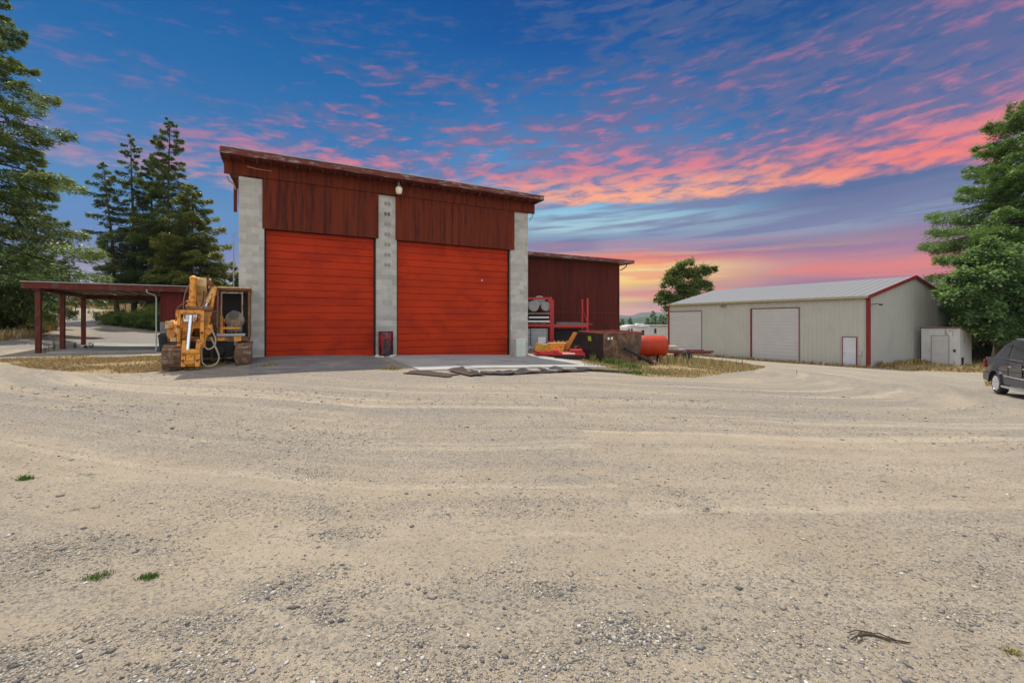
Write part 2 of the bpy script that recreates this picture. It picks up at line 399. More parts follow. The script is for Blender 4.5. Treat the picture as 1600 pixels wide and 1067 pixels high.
# ------------------------------------------------------------------ ground
def region(x, y, poly):
    inside = np.zeros(x.shape, bool); n = len(poly)
    for i in range(n):
        x0,y0 = poly[i]; x1,y1 = poly[(i+1)%n]
        c = ((y0 > y) != (y1 > y)) & (x < (x1-x0)*(y-y0)/(y1-y0+1e-9)+x0)
        inside ^= c
    return inside
def pg(*pts): return [tuple(onground(*p)[:2]) for p in pts]
GR = {   # dry grass areas outlined on the ground
 'bank':  pg((-60,536),(0,533),(50,527),(82,518),(94,510),(88,501),(60,496))+[(-60,43),(-70,25)],
 'front_left': [(-18.6,16.4),(-15,14.4),(-11.5,13.3),(-9.1,13.8),(-8.9,15.3),(-12,18.2),(-17,18.3)],
 'yard_right': [(2.6,15.6),(4.2,14.6),(6,15.2),(8,17.5),(11,21),(14.5,26.5),(16,32),(14.7,42),(12,42),(8.5,27),(3,21)],
 'behind': [(1.5,30),(12,30),(14,60),(-60,110),(-130,150),(-30,33)],
 'wall_strip': [(24.6,30.4),(25.0,29.6),(29,28),(21,20.5),(24,19.5),(60,28),(60,60),(37,38),(30,34)],
 'wall_base': [(15.0,47),(24.1,30.8),(24.6,31.3),(15.8,47.2)],
 'field': [(-40,47),(-46,50),(-44,55),(-60,58),(-75,70),(-130,110),(-130,160),(-30,160),(-12,70),(-12,34),(-22,41),(-30,43)],
}
def fin_(c, t): return t.noise(c, 48, 4, .7)
def build_ground():
    m = bpy.data.materials.new('gravel_ground'); m.use_nodes = True; t = T_(m.node_tree); b = m.node_tree.nodes['Principled BSDF']
    c = t.coord(); x, y, z = t.sep(c)
    # wheel arcs round a centre in front of the doors
    dx = x-1.0; dy = (y-24.0)*1.25
    r = (dx*dx+dy*dy)._m('SQRT'); th = dx._m('ARCTAN2', dy)
    wob = t.noise(t.scale(c, (.12,.12,0)), 1, 3, .5)
    arcs = t.noise(t.comb(r*.9+wob*3.0, th*1.6), 1.0, 6, .68, .15)
    arcs2 = t.noise(t.comb(r*3.2+wob*9.0+4, th*2.1), 1.0, 5, .62, .1)
    big = t.noise(t.scale(c, (.25,.25,0)), 1, 5, .6, .4)
    mid = t.noise(t.scale(c, (1.1,1.1,0)), 1, 6, .66, .3)
    tan = t.mix(mid.ss(.3,.7), (.345,.277,.192), (.425,.348,.25))
    tan = t.mix(big.ss(.42,.62)*.55, tan, (.30,.25,.19))
    tan = t.mix(x.ss(2, 22)*.45, tan, (.345,.305,.215))
    gm = (arcs*.62+arcs2*.36+mid*.16+big*.04)                    # where loose gravel lies
    fine = t.voro(c, 60, 'Color'); fd = t.voro(c, 60, 'Distance')
    fx, fy, fz = t.sep(fine)
    fc = t.voro(c, 24, 'Color'); cx_, cy_, cz_ = t.sep(fc); fcd = t.voro(c, 24, 'Distance')
    stone = t.mix(fx, (.115,.107,.095), (.37,.34,.295))
    stone = t.mix(fy.ss(.82,.88), stone, (.05,.048,.05))
    cover = (gm*1.0 + (fz-.5)*.26 - y.ss(8.0, 3.0)*.03).ss(.545,.66)
    col = t.mix(cover*(y.ss(2.0, 9.0)*.3+.55), tan, stone)
    gp = t.noise(c, 75, 3, .75); gq = t.noise(c, 210, 2, .7)
    col = t.mix(gp.ss(.55,.65)*(cover*.6+.30), col, (.105,.095,.085))
    col = t.mix(gp.ss(.44,.34)*.4, col, (.56,.50,.42))
    col = t.mix(gq.ss(.52,.66)*.45, col, (.15,.13,.11))
    mot = t.noise(t.scale(c, (1.6,2.6,1)), 1.0, 6, .72, .6)
    col = t.mix(mot.ss(.52,.68)*.5*fin_(c, t).ss(.4,.6), col, (.19,.18,.165))
    rut = t.noise(t.comb(x*5.5+wob*4.0-y*.9, y*.16), 1.0, 3, .55).ss(.58,.70)*t.noise(t.scale(c,(.5,.5,1)),1,3,.5).ss(.45,.6)
    col = t.mix(rut*.45*fin_(c, t).ss(.35,.6), col, (.20,.185,.165))
    # scattered small dark and pale stones everywhere
    col = t.mix((cx_.ss(.88,.90))*fcd.ss(.34,.24)*.22*y.ss(2.0, 9.0), col, (.11,.10,.095))
    col = t.mix((cy_.ss(.90,.92))*fcd.ss(.36,.26)*.25, col, (.50,.46,.40))
    fin = t.noise(c, 120, 4, .7)
    col = t.mix(fin.ss(.55,.72)*.38, col, (.15,.13,.11))
    col = t.mix(fin.ss(.44,.3)*.35, col, (.50,.43,.33))
    # pale dusty wheel lanes
    lane = t.noise(t.comb(r*1.9+wob*6.0+8, th*.9), 1.0, 3, .5, .1).ss(.55,.66)
    col = t.mix(lane*.55*t.noise(c, 9, 5, .7).ss(.3,.6), col, (.50,.415,.30))
    a = t.attr('col'); ax, ay, az_ = t.sep(a)                   # r: dry grass soil, g: dark drive
    edge = (ax + (mid-.5)*.9 + (fin-.5)*.3).ss(.38,.62)
    straw = t.mix(t.noise(t.scale(c,(3,3,1)), 2, 6, .7).ss(.35,.65), (.36,.27,.145), (.27,.195,.10))
    straw = t.mix(t.noise(t.scale(c,(.6,.6,1)), 1, 4, .6).ss(.5,.66)*.6, straw, (.16,.15,.05))
    col = t.mix(edge, col, straw)
    col = t.mix((ay+(mid-.5)*.5).ss(.3,.7)*.7, col, (.24,.225,.205))
    t.link(col, b.inputs['Base Color']); b.inputs['Roughness'].default_value = .95; b.inputs['Specular IOR Level'].default_value = .1
    bn = t.node('ShaderNodeBump'); bn.inputs['Strength'].default_value = .8; bn.inputs['Distance'].default_value = .03
    hgt = fd*-.35*cover + fin*.35 + mid*.5 + t.noise(c, 30, 5, .65)*.5 + arcs2*.4
    t.link(hgt, bn.inputs['Height']); t.link(bn.outputs[0], b.inputs['Normal'])
    # sheet, finer near the camera
    u = np.linspace(-1, 1, 420); X = np.sinh(u*5.2)/math.sinh(5.2)*2600
    vv = np.linspace(-.62, 1, 420); Y = np.sinh(vv*5.2)/math.sinh(5.2)*2600 + 8
    X = np.sort(np.concatenate([X[(np.abs(X) > 40)], np.linspace(-40,40,340)]))
    Y = np.sort(np.concatenate([Y[(Y < -6)|(Y > 50)], np.linspace(-6,50,300)]))
    gx, gy = np.meshgrid(X, Y); g = gz(gx, gy)
    nx, ny = len(X), len(Y); vs = np.stack([gx, gy, g], -1).reshape(-1,3)
    idx = np.arange(nx*ny).reshape(ny,nx)
    fs = np.stack([idx[:-1,:-1], idx[:-1,1:], idx[1:,1:], idx[1:,:-1]], -1).reshape(-1,4)
    cols = np.zeros((nx*ny,3)); fx_, fy_ = vs[:,0], vs[:,1]
    for k, p in GR.items(): cols[:,0] = np.maximum(cols[:,0], region(fx_, fy_, p)*1.0)
    far = (fy_ > 62) | (np.abs(fx_) > 62) 
    cols[:,0] = np.maximum(cols[:,0], far*1.0)
    cols[:,1] = region(fx_, fy_, [(-26,21),(-14,19.5),(-14,34),(-22,41),(-40,46),(-46,43),(-33,36),(-27,30),(-24,26)])*1.0
    o = npmesh('ground', vs, fs, m, cols=cols, smooth=True); tag(o, kind='structure')
    o['label'] = 'tan gravel yard with wheel arcs and dry grass edges'
build_ground()

# ------------------------------------------------------------------ main garage
ANG = math.atan2(F, 1306.0)                       # direction of the long front
U = Vector((math.cos(ANG), math.sin(ANG), 0)); W = Vector((-math.sin(ANG), math.cos(ANG), 0))
C0 = Vector(((373-800)/F*15.69, 15.69, 0))
def sx_(px, y=0.0, o=C0):                             # distance along the front for a photo column
    t = (px-800)/F; p = o + W*y
    return (t*p.y-p.x)/(U.x-t*U.y)
def hz_(px, py, y=0.0, o=C0):
    p = o + W*y + U*sx_(px, y, o); return EYE+(HZ-py)/F*p.y
def ribbed(mb, a, b, z0, z1, y, pitch, depth, horiz=False, wid=.02, axis='x'):
    pass
def sheet_on_ground(name, o, rz, x0, x1, y0, y1, lift, mat_, label, n=14):
    """a slab that follows the fall of the yard, with real edges"""
    ca, sa = math.cos(rz), math.sin(rz); vs = []; nx, ny = n, n
    for k in (lift, -.25):
        for j in range(ny+1):
            for i in range(nx+1):
                x = x0+(x1-x0)*i/nx; y = y0+(y1-y0)*j/ny
                wx, wy = o.x+ca*x-sa*y, o.y+sa*x+ca*y
                vs.append((wx, wy, g1(wx, wy)+k))
    N = (nx+1)*(ny+1); f = []
    I = lambda i,j,k: k*N+j*(nx+1)+i
    for j in range(ny):
        for i in range(nx): f.append((I(i,j,0),I(i+1,j,0),I(i+1,j+1,0),I(i,j+1,0)))
    for i in range(nx): f += [(I(i,0,0),I(i,0,1),I(i+1,0,1),I(i+1,0,0)), (I(i,ny,0),I(i+1,ny,0),I(i+1,ny,1),I(i,ny,1))]
    for j in range(ny): f += [(I(0,j,0),I(0,j+1,0),I(0,j+1,1),I(0,j,1)), (I(nx,j,0),I(nx,j,1),I(nx,j+1,1),I(nx,j+1,0))]
    ob = MB().add(vs, f).build(name, mat_); tag(ob, label, kind='structure'); return ob

def main_building():
    L = sx_(825)
    b = thing('garage_building', C0, ANG, 'tall garage with two red roll doors between grey block pillars under a flat roof', 'garage')
    zl = 4.79; zt = 6.52; zr = 7.12
    s = {k: sx_(k) for k in (373,411,413,588,591,618,620,798,803,825)}
    # walls behind
    D = 14
    SL = .18
    q4 = [(.4,-.4),(D,-.4),(D,7.0+SL*D),(.4,7.05)]
    MB().prism(q4, 'x', .02, .2).prism(q4, 'x', L-.2, L-.02).box(.2, L-.2, D-.2, D, -.4, 7.0+SL*D).build('wall', M['block'], b)
    for x0, x1, z1 in ((0, s[413], 6.5), (s[588]-.0, s[620], 6.5), (s[798], L, 6.55)):
        MB().box(x0, x1, 0, .4, -.5, z1).build('pillar', M['block'], b, bevel=.008, seg=1)
    # siding over the doors, laps 6 cm over the pillars
    for x0, x1 in ((s[411]-.02, s[591]), (s[618], s[803])):
        MB().box(x0, x1, -.05, -.005, zl, zt).build('siding', M['siding'], b)
    MB().box(-.42, L+.3, -.10, -.006, zt, 7.02).build('frieze', M['siding'], b)
    MB().box(-.42, -.2, D-.3, D-.1, 8.6, 9.5).build('rear_frieze', M['siding'], b)
    # soffit and joists
    jo = MB().add([(x,y,7.02+SL*max(0,y)+k) for k in (0,.06) for y in (-.55,0,D+.4) for x in (-.44,L+.34)], [(0,1,3,2),(2,3,5,4),(6,8,9,7),(8,10,11,9),(0,2,8,6),(2,4,10,8),(1,7,9,3),(3,9,11,5),(0,6,7,1),(4,5,11,10)])
    for i in range(30):
        x = -.3+i*(L+.5)/29; jo.box(x, x+.05, -.5, -.11, 6.92, 7.02)
    jo.build('soffit', M['wood_red'], b)
    # roof with worn metal-edged fascia
    r = MB(); n = 40
    for i in range(n):                                 # gently uneven roof edge
        xa = -.51+(L+.93)*i/n; xb = -.51+(L+.93)*(i+1)/n
        da = .012*math.sin(i*1.7)+.03*i/n; db = .012*math.sin((i+1)*1.7)+.03*(i+1)/n
        r.add([(xa,-.70,7.00+da),(xb,-.70,7.00+db),(xb,-.66,7.00+db),(xa,-.66,7.00+da),(xa,-.70,7.19+da),(xb,-.70,7.19+db),(xb,-.66,7.19+db),(xa,-.66,7.19+da)],
              [(0,1,5,4),(4,5,6,7),(2,3,7,6),(0,3,2,1)]+([(0,4,7,3)] if i==0 else [])+([(1,2,6,5)] if i==n-1 else []))
    for xa in (-.51, L+.38): r.prism([(-.655,7.01),(0,7.01),(D+.5,7.01+SL*(D+.5)),(D+.5,7.18+SL*(D+.5)),(0,7.18),(-.655,7.18)], 'x', xa, xa+.04)
    f = r.build('fascia', M['rooftrim'], b)
    rf = MB().prism([(-.655,7.085),(0,7.085),(D+.5,7.085+SL*(D+.5)),(D+.5,7.215+SL*(D+.5)),(0,7.215),(-.655,7.215)], 'x', -.465, L+.375).build('roof', M['roofing'], b)
    MB().box(-.53, L+.44, -.725, -.69, 7.205, 7.235).build('drip_edge', M['steel'], rf)
    f.parent = rf
    # raked knee brace under the left overhang
    MB().prism([(.3,6.5),(.3,5.35),(.42,5.35),(.5,5.9),(.9,6.5)], 'x', -.16, -.06).build('bracket', M['siding'], b)
    MB().path([(-.35,.2,6.5),(-.3,.2,6.35),(-.16,.25,6.28),(-.1,.3,6.1)], .03, 6).build('conduit', M['steel'], b)
    MB().path([(L+.2,-.05,6.5),(L+.22,-.05,6.36),(L+.12,-.05,6.33),(L+.1,-.0,6.2)], .022, 6).build('conduit', M['steel'], b)
    # sectional doors: each is panel slats with small lips
    for di, (x0, x1) in enumerate(((s[413]+.03, s[588]-.03), (s[620]+.03, s[798]-.03))):
        d = MB(); np_ = 19; zb = -.3; ph = (zl+.1-zb)/np_
        for i in range(np_):
            z0 = zb+i*ph; sag = .012*math.sin(i*2.3+di)
            d.add([(x0,.22,z0+.006),(x1,.22,z0+.006),(x1,.190+sag,z0+.010),(x0,.190,z0+.010),(x1,.190+sag,z0+ph-.008),(x0,.190,z0+ph-.008),(x1,.235,z0+ph-.006),(x0,.235,z0+ph-.006)],
                  [(0,1,2,3),(3,2,4,5),(5,4,6,7)])
        d.box(x0,x1,.24,.27,zb,zl+.1)
        dr = tag(d.build('roll_door', M['door_red'], b), ['narrower left red roll door with scratches','wider right red roll door with a small peephole mark'][di])
        MB().box(x0, x1, .15, .21, -.05, .06 if di else .33).build('bottom_rail', M['door_red'], dr)
        if di:
            xm = sx_(753, .18); zm = hz_(753, 438, .18); MB().lathe((xm,.19,zm), (0,-1,0), [(0,.03),(.02,.03),(.03,.01)], 10).build('peephole', M['white'], dr)
        MB().box(x0-.04, x0+.03, .12, .30, -.4, zl).box(x1-.03, x1+.04, .12, .30, -.4, zl).box(x0, x1, .10, .30, zl-.01, zl+.12).build('door_frame', M['dark'], b)
    # dark vent block rows in the middle pillar
    xm = (s[591]+s[618])/2
    for k, z in enumerate((6.18, 5.78, 5.38, 4.98, 4.58, 4.18, 3.78)):
        w = MB()
        for dx in (-.1, .03): w.box(xm+dx-.0, xm+dx+.085+(.02 if k != 1 else 0), -.004, .02, z-.075, z+.065)
        w.build('vent_block', [mat_cache('pillar_vent', (.25,.235,.21)), mat_cache('dark_vent', (.09,.08,.075))][k == 1], b)
    # jar lamp
    xl = sx_(625, -.5); zc = hz_(625, 297, -.45)
    la = MB().lathe((xl,-.35,zc+.34), (0,0,-1), [(0,.02),(.05,.035),(.13,.05),(.2,.09),(.23,.12)], 14).path([(xl,-.10,zc+.30),(xl,-.22,zc+.36),(xl,-.35,zc+.34)], .018, 6).build('wall_lamp', M['steel'], b, smooth=True)
    MB().lathe((xl,-.35,zc+.115), (0,0,-1), [(0,.12),(.05,.135),(.16,.125),(.24,.10),(.26,.05)], 14).build('lamp_globe', mat_cache('frosted_glass', (.75,.68,.5), .3), la, smooth=True)
    # pale paint drips on the frieze
    x0 = sx_(386,-.1); MB().prism([(x0,6.86),(x0+.25,6.81),(x0+.75,6.80),(x0+.75,6.785),(x0+.25,6.785),(x0,6.82)], 'y', -.106, -.098).build('paint_drip', mat_cache('pale_drip', (.34,.2,.15)), b)
    return b, L
_mc = {}
def mat_cache(name, col, rough=.7, **k):
    if name not in _mc: _mc[name] = mat(name, col, rough, **k)
    return _mc[name]
GB, LEN = main_building()
M['slab'] = mat('worn_concrete', (.34,.325,.295), .9, var=.16, vscale=1.2, col2=(.22,.21,.2), c2scale=.9, c2=(.5,.68), bump=.25, bscale=25)
M['apron'] = mat('old_asphalt', (.17,.16,.148), .92, var=.2, vscale=1.5, col2=(.26,.23,.19), c2scale=1.2, c2=(.5,.65), bump=.4, bscale=30)
sheet_on_ground('concrete_apron', C0, ANG, 4.75, 12.0, -4.95, -.02, .035, M['slab'], 'grey concrete apron in front of the wider red door')
sheet_on_ground('asphalt_apron', C0, ANG, .35, 4.35, -4.1, -.02, .02, M['apron'], 'dark worn apron in front of the narrower red door')

# ------------------------------------------------------------------ annex
def annex():
    sb = 4.5; x0 = LEN-.3; x1 = sx_(967, sb); zt = hz_(967, 412, sb)
    b = thing('side_building', C0+W*sb+U*LEN, ANG, 'lower dark red sided building set back on the right of the garage', 'building')
    w = x1-LEN
    bd = MB().box(-.3, w, 0, .15, -1.2, zt).box(w-.15, w, .15, 7, -1.2, zt).box(-.3, w-.15, 6.85, 7, -1.2, zt).build('wall', M['siding_dark'], b)
    MB().box(2.6, w-.02, -.03, -.004, 2.12, 2.16).build('batten', M['wood_red'], bd)
    MB().box(w-.07, w+.02, -.035, -.004, -.9, zt).build('corner_board', M['siding_dark'], bd)
    xr = sx_(990, sb-.6)-LEN
    rf = MB().box(-.3, xr, -.6, 7.4, zt+.03, zt+.14).build('roof', M['roofing'], b)
    MB().box(-.3, xr+.03, -.65, -.604, zt-.02, zt+.17).box(xr+.004, xr+.04, -.6, 7.4, zt-.02, zt+.16).build('fascia', M['rooftrim'], rf)
    MB().path([(w+.02,-.1,zt-.45),(w+.2,-.15,zt-.35),(w+.42,-.2,zt-.2),(w+.5,-.2,zt)], .035, 6).build('brace', M['wood_red'], b)
annex()

# ------------------------------------------------------------------ metal building
M['tin'] = mat('beige_metal_siding', (.45,.43,.36), .5, .0, var=.05, vscale=.8, col2=(.40,.385,.325), c2scale=.7, c2=(.5,.8), spec=.4)
M['tin_shaded'] = mat('beige_gable_shaded', (.36,.355,.31), .6, .0, var=.05, vscale=.8, col2=(.32,.315,.275), c2scale=.5, c2=(.5,.8), spec=.4)  # darker copy of the siding: the gable's shading is in its colour
M['tinroof'] = mat('galvanised_roofing', (.17,.172,.175), .75, .0, var=.04, vscale=.6, spec=.5)
M['tindoor'] = mat('beige_roll_door', (.47,.44,.41), .5, var=.06, vscale=1.2, spec=.4)
M['redtrim'] = mat('dark_red_metal_trim', (.19,.02,.017), .45, var=.1)
def rib_wall(length, z0, ztop, pitch=.3, d=.042, flip=False):
    """ribbed sheet in local xz, ribs toward -y; ztop is a function of x"""
    xs = []
    n = int(length/pitch)
    for i in range(n):
        x = i*pitch; xs += [(x,0),(x+pitch*.70,0),(x+pitch*.78,-d),(x+pitch*.92,-d)]
        for k in ( .25, .45): xs += [(x+pitch*k-.012,0),(x+pitch*k,-.006),(x+pitch*k+.012,0)]
    xs += [(length,0)]; xs = sorted(set(xs))
    vs = [(x,y,z0) for x,y in xs]+[(x,y,ztop(x)) for x,y in xs]; m = len(xs)
    return MB().add(vs, [(i,i+1,m+i+1,m+i) for i in range(m-1)])
def metal_building():
    o = Vector((24.38, 31.6, 0)); zb = -1.75; ze = 3.30; zp = 4.92; Wd = 13.6; Ln = 17.5
    b = thing('metal_building', o, ANG, 'long beige ribbed metal building with dark red trim and two big roll doors', 'building')
    def sv(px): t = (px-800)/F; return (o.x-o.y*t)/(W.y*t-W.x)
    def zv(px, py): return EYE+(HZ-py)/F*(o.y+W.y*sv(px))
    # long wall: rib_wall runs along x; turn so that it runs along +y with ribs toward -x
    lw = rib_wall(Ln, zb, lambda x: ze)
    lw.v = [(y, x, z) for x,y,z in lw.v]; lw.build('long_wall', M['tin'], b)
    gw = rib_wall(Wd, zb, lambda x: ze+(zp-ze)*(1-abs(x-Wd/2)/(Wd/2)))
    gw.build('gable_wall', M['tin_shaded'], b)
    MB().box(Wd-.05, Wd, .05, Ln, zb, ze).box(.05, Wd-.05, Ln-.05, Ln, zb, ze).build('rear_wall', M['tin'], b)
    sl = (zp-ze)/(Wd/2); rf = MB()
    for sgn in (0, 1):
        n = int(Ln/.6)
        for i in range(n+1):
            y = min(-.12+i*.6, Ln)
            f = lambda x, up: ((x if not sgn else Wd-x), ze+.05+sl*x+up)
            if i < n: rf.prism([f(-.25,0),f(Wd/2,0),f(Wd/2,.03),f(-.25,.03)], 'y', y, y+.598)
            rf.prism([f(-.25,.03),f(Wd/2-.05,.03),f(Wd/2-.05,.045),f(-.25,.045)], 'y', y+.01, y+.035)
    rt = rf.build('roof', M['tinroof'], b)
    MB().box(-.33, -.26, -.1, Ln+.05, ze-.12, ze+.04).build('gutter', mat_cache('tan_gutter', (.36,.31,.18)), rt)
    # red trims
    MB().box(-.07, .16, -.07, -.035, zb, ze-.02).box(-.07, -.032, -.035, .12, zb, ze-.02).build('corner_trim', M['redtrim'], b); tr = MB().box(-.07, -.032, Ln-.15, Ln+.05, zb, ze)
    tr.build('corner_trim', M['redtrim'], b)
    rk = MB()
    for x0, x1 in ((-.3, Wd/2), (Wd+.3, Wd/2)):
        za = ze+.02-.3*sl; zb2 = zp+.02
        rk.prism([(x0,za-.12),(x1,zb2-.12),(x1,zb2+.12),(x0,za+.12)], 'y', -.19, -.125)
    rk.build('rake_trim', M['redtrim'], rt)
    # big doors
    for (pl, pr, pt_l) in ((1047, 1097, 487.5), (1176, 1249, 483)):
        y0, y1 = sv(pr), sv(pl); zt = zv(pl, pt_l)
        d = MB(); n = 16; ph = (zt-zb)/n
        for i in range(n):
            z = zb+i*ph; d.add([(-.055,y0,z),(-.055,y1,z),(-.075,y1,z+.04),(-.075,y0,z+.04),(-.075,y1,z+ph-.03),(-.075,y0,z+ph-.03),(-.055,y1,z+ph),(-.055,y0,z+ph)],
                  [(0,1,2,3),(3,2,4,5),(5,4,6,7)])
        dd = d.build('roll_door', M['tindoor'], b)
        MB().box(-.14, -.035, y1, y1+.12, zb, zt+.05).box(-.10, -.035, y0-.03, y0, zb, zt+.05).box(-.12, -.035, y0, y1, zt, zt+.05).build('door_frame', M['redtrim'], dd)
    y0, y1 = sv(1338.5), sv(1318); zt = zv(1318, 527)
    md = MB().box(-.08, -.035, y0, y1, zb, zt).build('side_door', mat_cache('pale_door', (.55,.53,.55)), b)
    MB().box(-.10, -.033, y1, y1+.05, zb, zt+.05).box(-.10, -.033, y0-.05, y0, zb, zt+.05).box(-.10, -.033, y0, y1, zt, zt+.05).build('door_frame', M['redtrim'], md)
    MB().lathe((-.08,y1-.12,zb+1.1), (-1,0,0), [(0,.03),(.05,.035),(.07,.02)], 10).build('handle', M['steel'], md)
    # small fittings
    yl = sv(1132); zl = zv(1132, 477.5)
    MB().box(-.12, -.03, yl-.10, yl+.10, zl-.06, zl+.06).lathe((-.12,yl-.14,zl-.02),(-.6,0,-.6),[(0,.05),(.12,.1)],10).lathe((-.12,yl+.14,zl-.02),(-.6,0,-.6),[(0,.05),(.12,.1)],10).build('floodlight', M['steel'], b)
    MB().path([(.3,-.03,ze-.55),(.3,-.35,ze-.5),(.6,-.45,ze-.55)], .025, 6).box(.55,.75,-.52,-.38,ze-.62,ze-.52).build('gable_lamp', M['dark'], b)
    ys = sv(1345); MB().box(-.12,-.03,ys-.1,ys+.1,zb+1.0,zb+1.3).path([(-.06,ys,zb),(-.06,ys,zb+1.0)], .03, 6).build('meter_pipe', mat_cache('grey_plastic', (.4,.4,.38)), b)
metal_building()

# ------------------------------------------------------------------ small shed by the gable
def small_shed():
    z0 = -1.72; h = 2.82; wy = 2.15; wx = 2.1; dr = .42
    b = thing('storage_shed', (31.5, 32.5, 0), ANG, 'small peeling white shed with a plain door beside the beige gable', 'shed')
    pw = mat('peeling_white_boards', (.56,.54,.50), .85, var=.12, col2=(.22,.18,.14), c2scale=2.2, c2=(.58,.70), stretch=(1,1,.4), bump=.2)
    zt = z0+h
    side = [(0.0,z0),(wx,z0),(wx,zt-dr),(0.0,zt)]
    MB().prism(side, 'y', 0, .08).prism(side, 'y', wy-.08, wy).box(.002, .08, .08, wy-.08, z0, zt-.02).box(wx-.08, wx-.002, .08, wy-.08, z0, zt-dr-.02).build('wall', pw, b)
    MB().prism([(-.12,zt+.03),(wx+.12,zt-dr-.03),(wx+.12,zt-dr+.03),(-.12,zt+.09)], 'y', -.1, wy+.1).build('roof', mat_cache('brown_roof_edge', (.24,.13,.09)), b)
    d = MB().box(-.035, -.003, .62, 1.52, z0+.05, z0+2.25).build('door', mat_cache('faded_door', (.50,.47,.44), var=.1), b)
    MB().box(-.05, -.003, .55, .615, z0, z0+2.32).box(-.05, -.003, 1.525, 1.59, z0, z0+2.32).box(-.05, -.003, .615, 1.525, z0+2.255, z0+2.32).build('door_frame', mat_cache('dull_frame', (.36,.31,.26)), d)
    MB().box(-.05, -.003, .22, .34, z0+1.15, z0+1.32).build('latch_plate', M['dark'], b)
    MB().box(.25, .6, -.03, -.003, z0+.15, z0+.75).build('floor_vent', M['dark'], b)
small_shed()

# ------------------------------------------------------------------ carport
def carport():
    P1 = Vector((xat(60, 19.3), 19.3, 0))
    b = thing('carport', P1, ANG, 'open carport with three dark posts and a flat red timber roof', 'carport')
    zt = 3.22; dep = 6.1
    sc = lambda px, y=0: sx_(px, y, P1)
    xe = sc(250); xr = 14.2
    for k, yy in enumerate((0.0, 2.75, 5.75)):
        MB().box(-.085, .085, yy-.085, yy+.085, -.1, 2.84).build('post', M['wood_red'], b, bevel=.01, seg=1)
    MB().box(-.12, .12, -.3, dep, 2.845, 3.0).build('beam', M['wood_red'], b)
    MB().box(.0, xr-3.0, dep-.3, dep-.15, 2.75, 3.0).build('rear_beam', M['wood_red'], b)
    rf = MB().box(-.33, xr, -.35, dep+.2, 3.10, 3.19).build('roof', M['roofing'], b)
    MB().box(-.33, xr, -.42, -.354, 2.93, 3.18).box(-.40, -.334, -.42, dep+.2, 2.93, 3.18).build('fascia', M['wood_red'], rf)
    MB().box(-.42, xr, -.46, -.40, 3.185, 3.215).build('metal_edge', M['steel'], rf)
    j = MB()
    for i in range(20): j.box(-.3+i*.6, -.24+i*.6, -.35, dep, 3.0, 3.098)
    j.build('rafter', mat_cache('rafter_pine', (.36,.24,.14)), b)
    # enclosed bay beside it
    MB().box(xe, xr, .05, .2, 1.55, 3.095).build('upper_wall', mat_boards('shed_dark_boards', (.10,.015,.013),(.16,.025,.02),(.07,.015,.01),.15), b)
    MB().box(xe, xr, .0, .25, -.2, 1.545).build('block_wall', mat_cache('grey_render', (.27,.255,.23), .9, col2=(.18,.17,.15), c2scale=1), b)
    MB().box(xe, xe+.15, .26, dep, -.2, 3.09).build('end_wall', M['wood_red'], b)
    MB().path([(xe-.42,-.46,3.0),(xe-.40,-.40,2.86),(xe-.2,-.2,2.78),(xe-.12,-.12,2.68),(xe-.12,-.12,.2)], .027, 8).build('downspout', mat_cache('dull_downspout', (.42,.42,.42), .6), b)
    sheet_on_ground('carport_floor', P1, ANG, .3, xe-.1, -.2, dep+.6, .05, M['slab'], 'pale concrete floor under the carport')
    # dark drum standing against the block wall
    p = P1+U*(xe+.28)+W*(-.42)
    g = g1(p.x, p.y)
    d = thing('rubbish_bin', (p.x, p.y, g), 0, 'black bin against the grey wall behind the excavator', 'bin')
    MB().lathe((0,0,0), (0,0,1), [(0,.2),(.02,.24),(.62,.28),(.66,.3),(.7,.3)], 18).build('body', M['black'], d, smooth=True)
    MB().lathe((0,0,.70), (0,0,1), [(0,.3),(.05,.29),(.12,.18),(.14,.04)], 18).build('lid', M['black'], d, smooth=True)
carport()

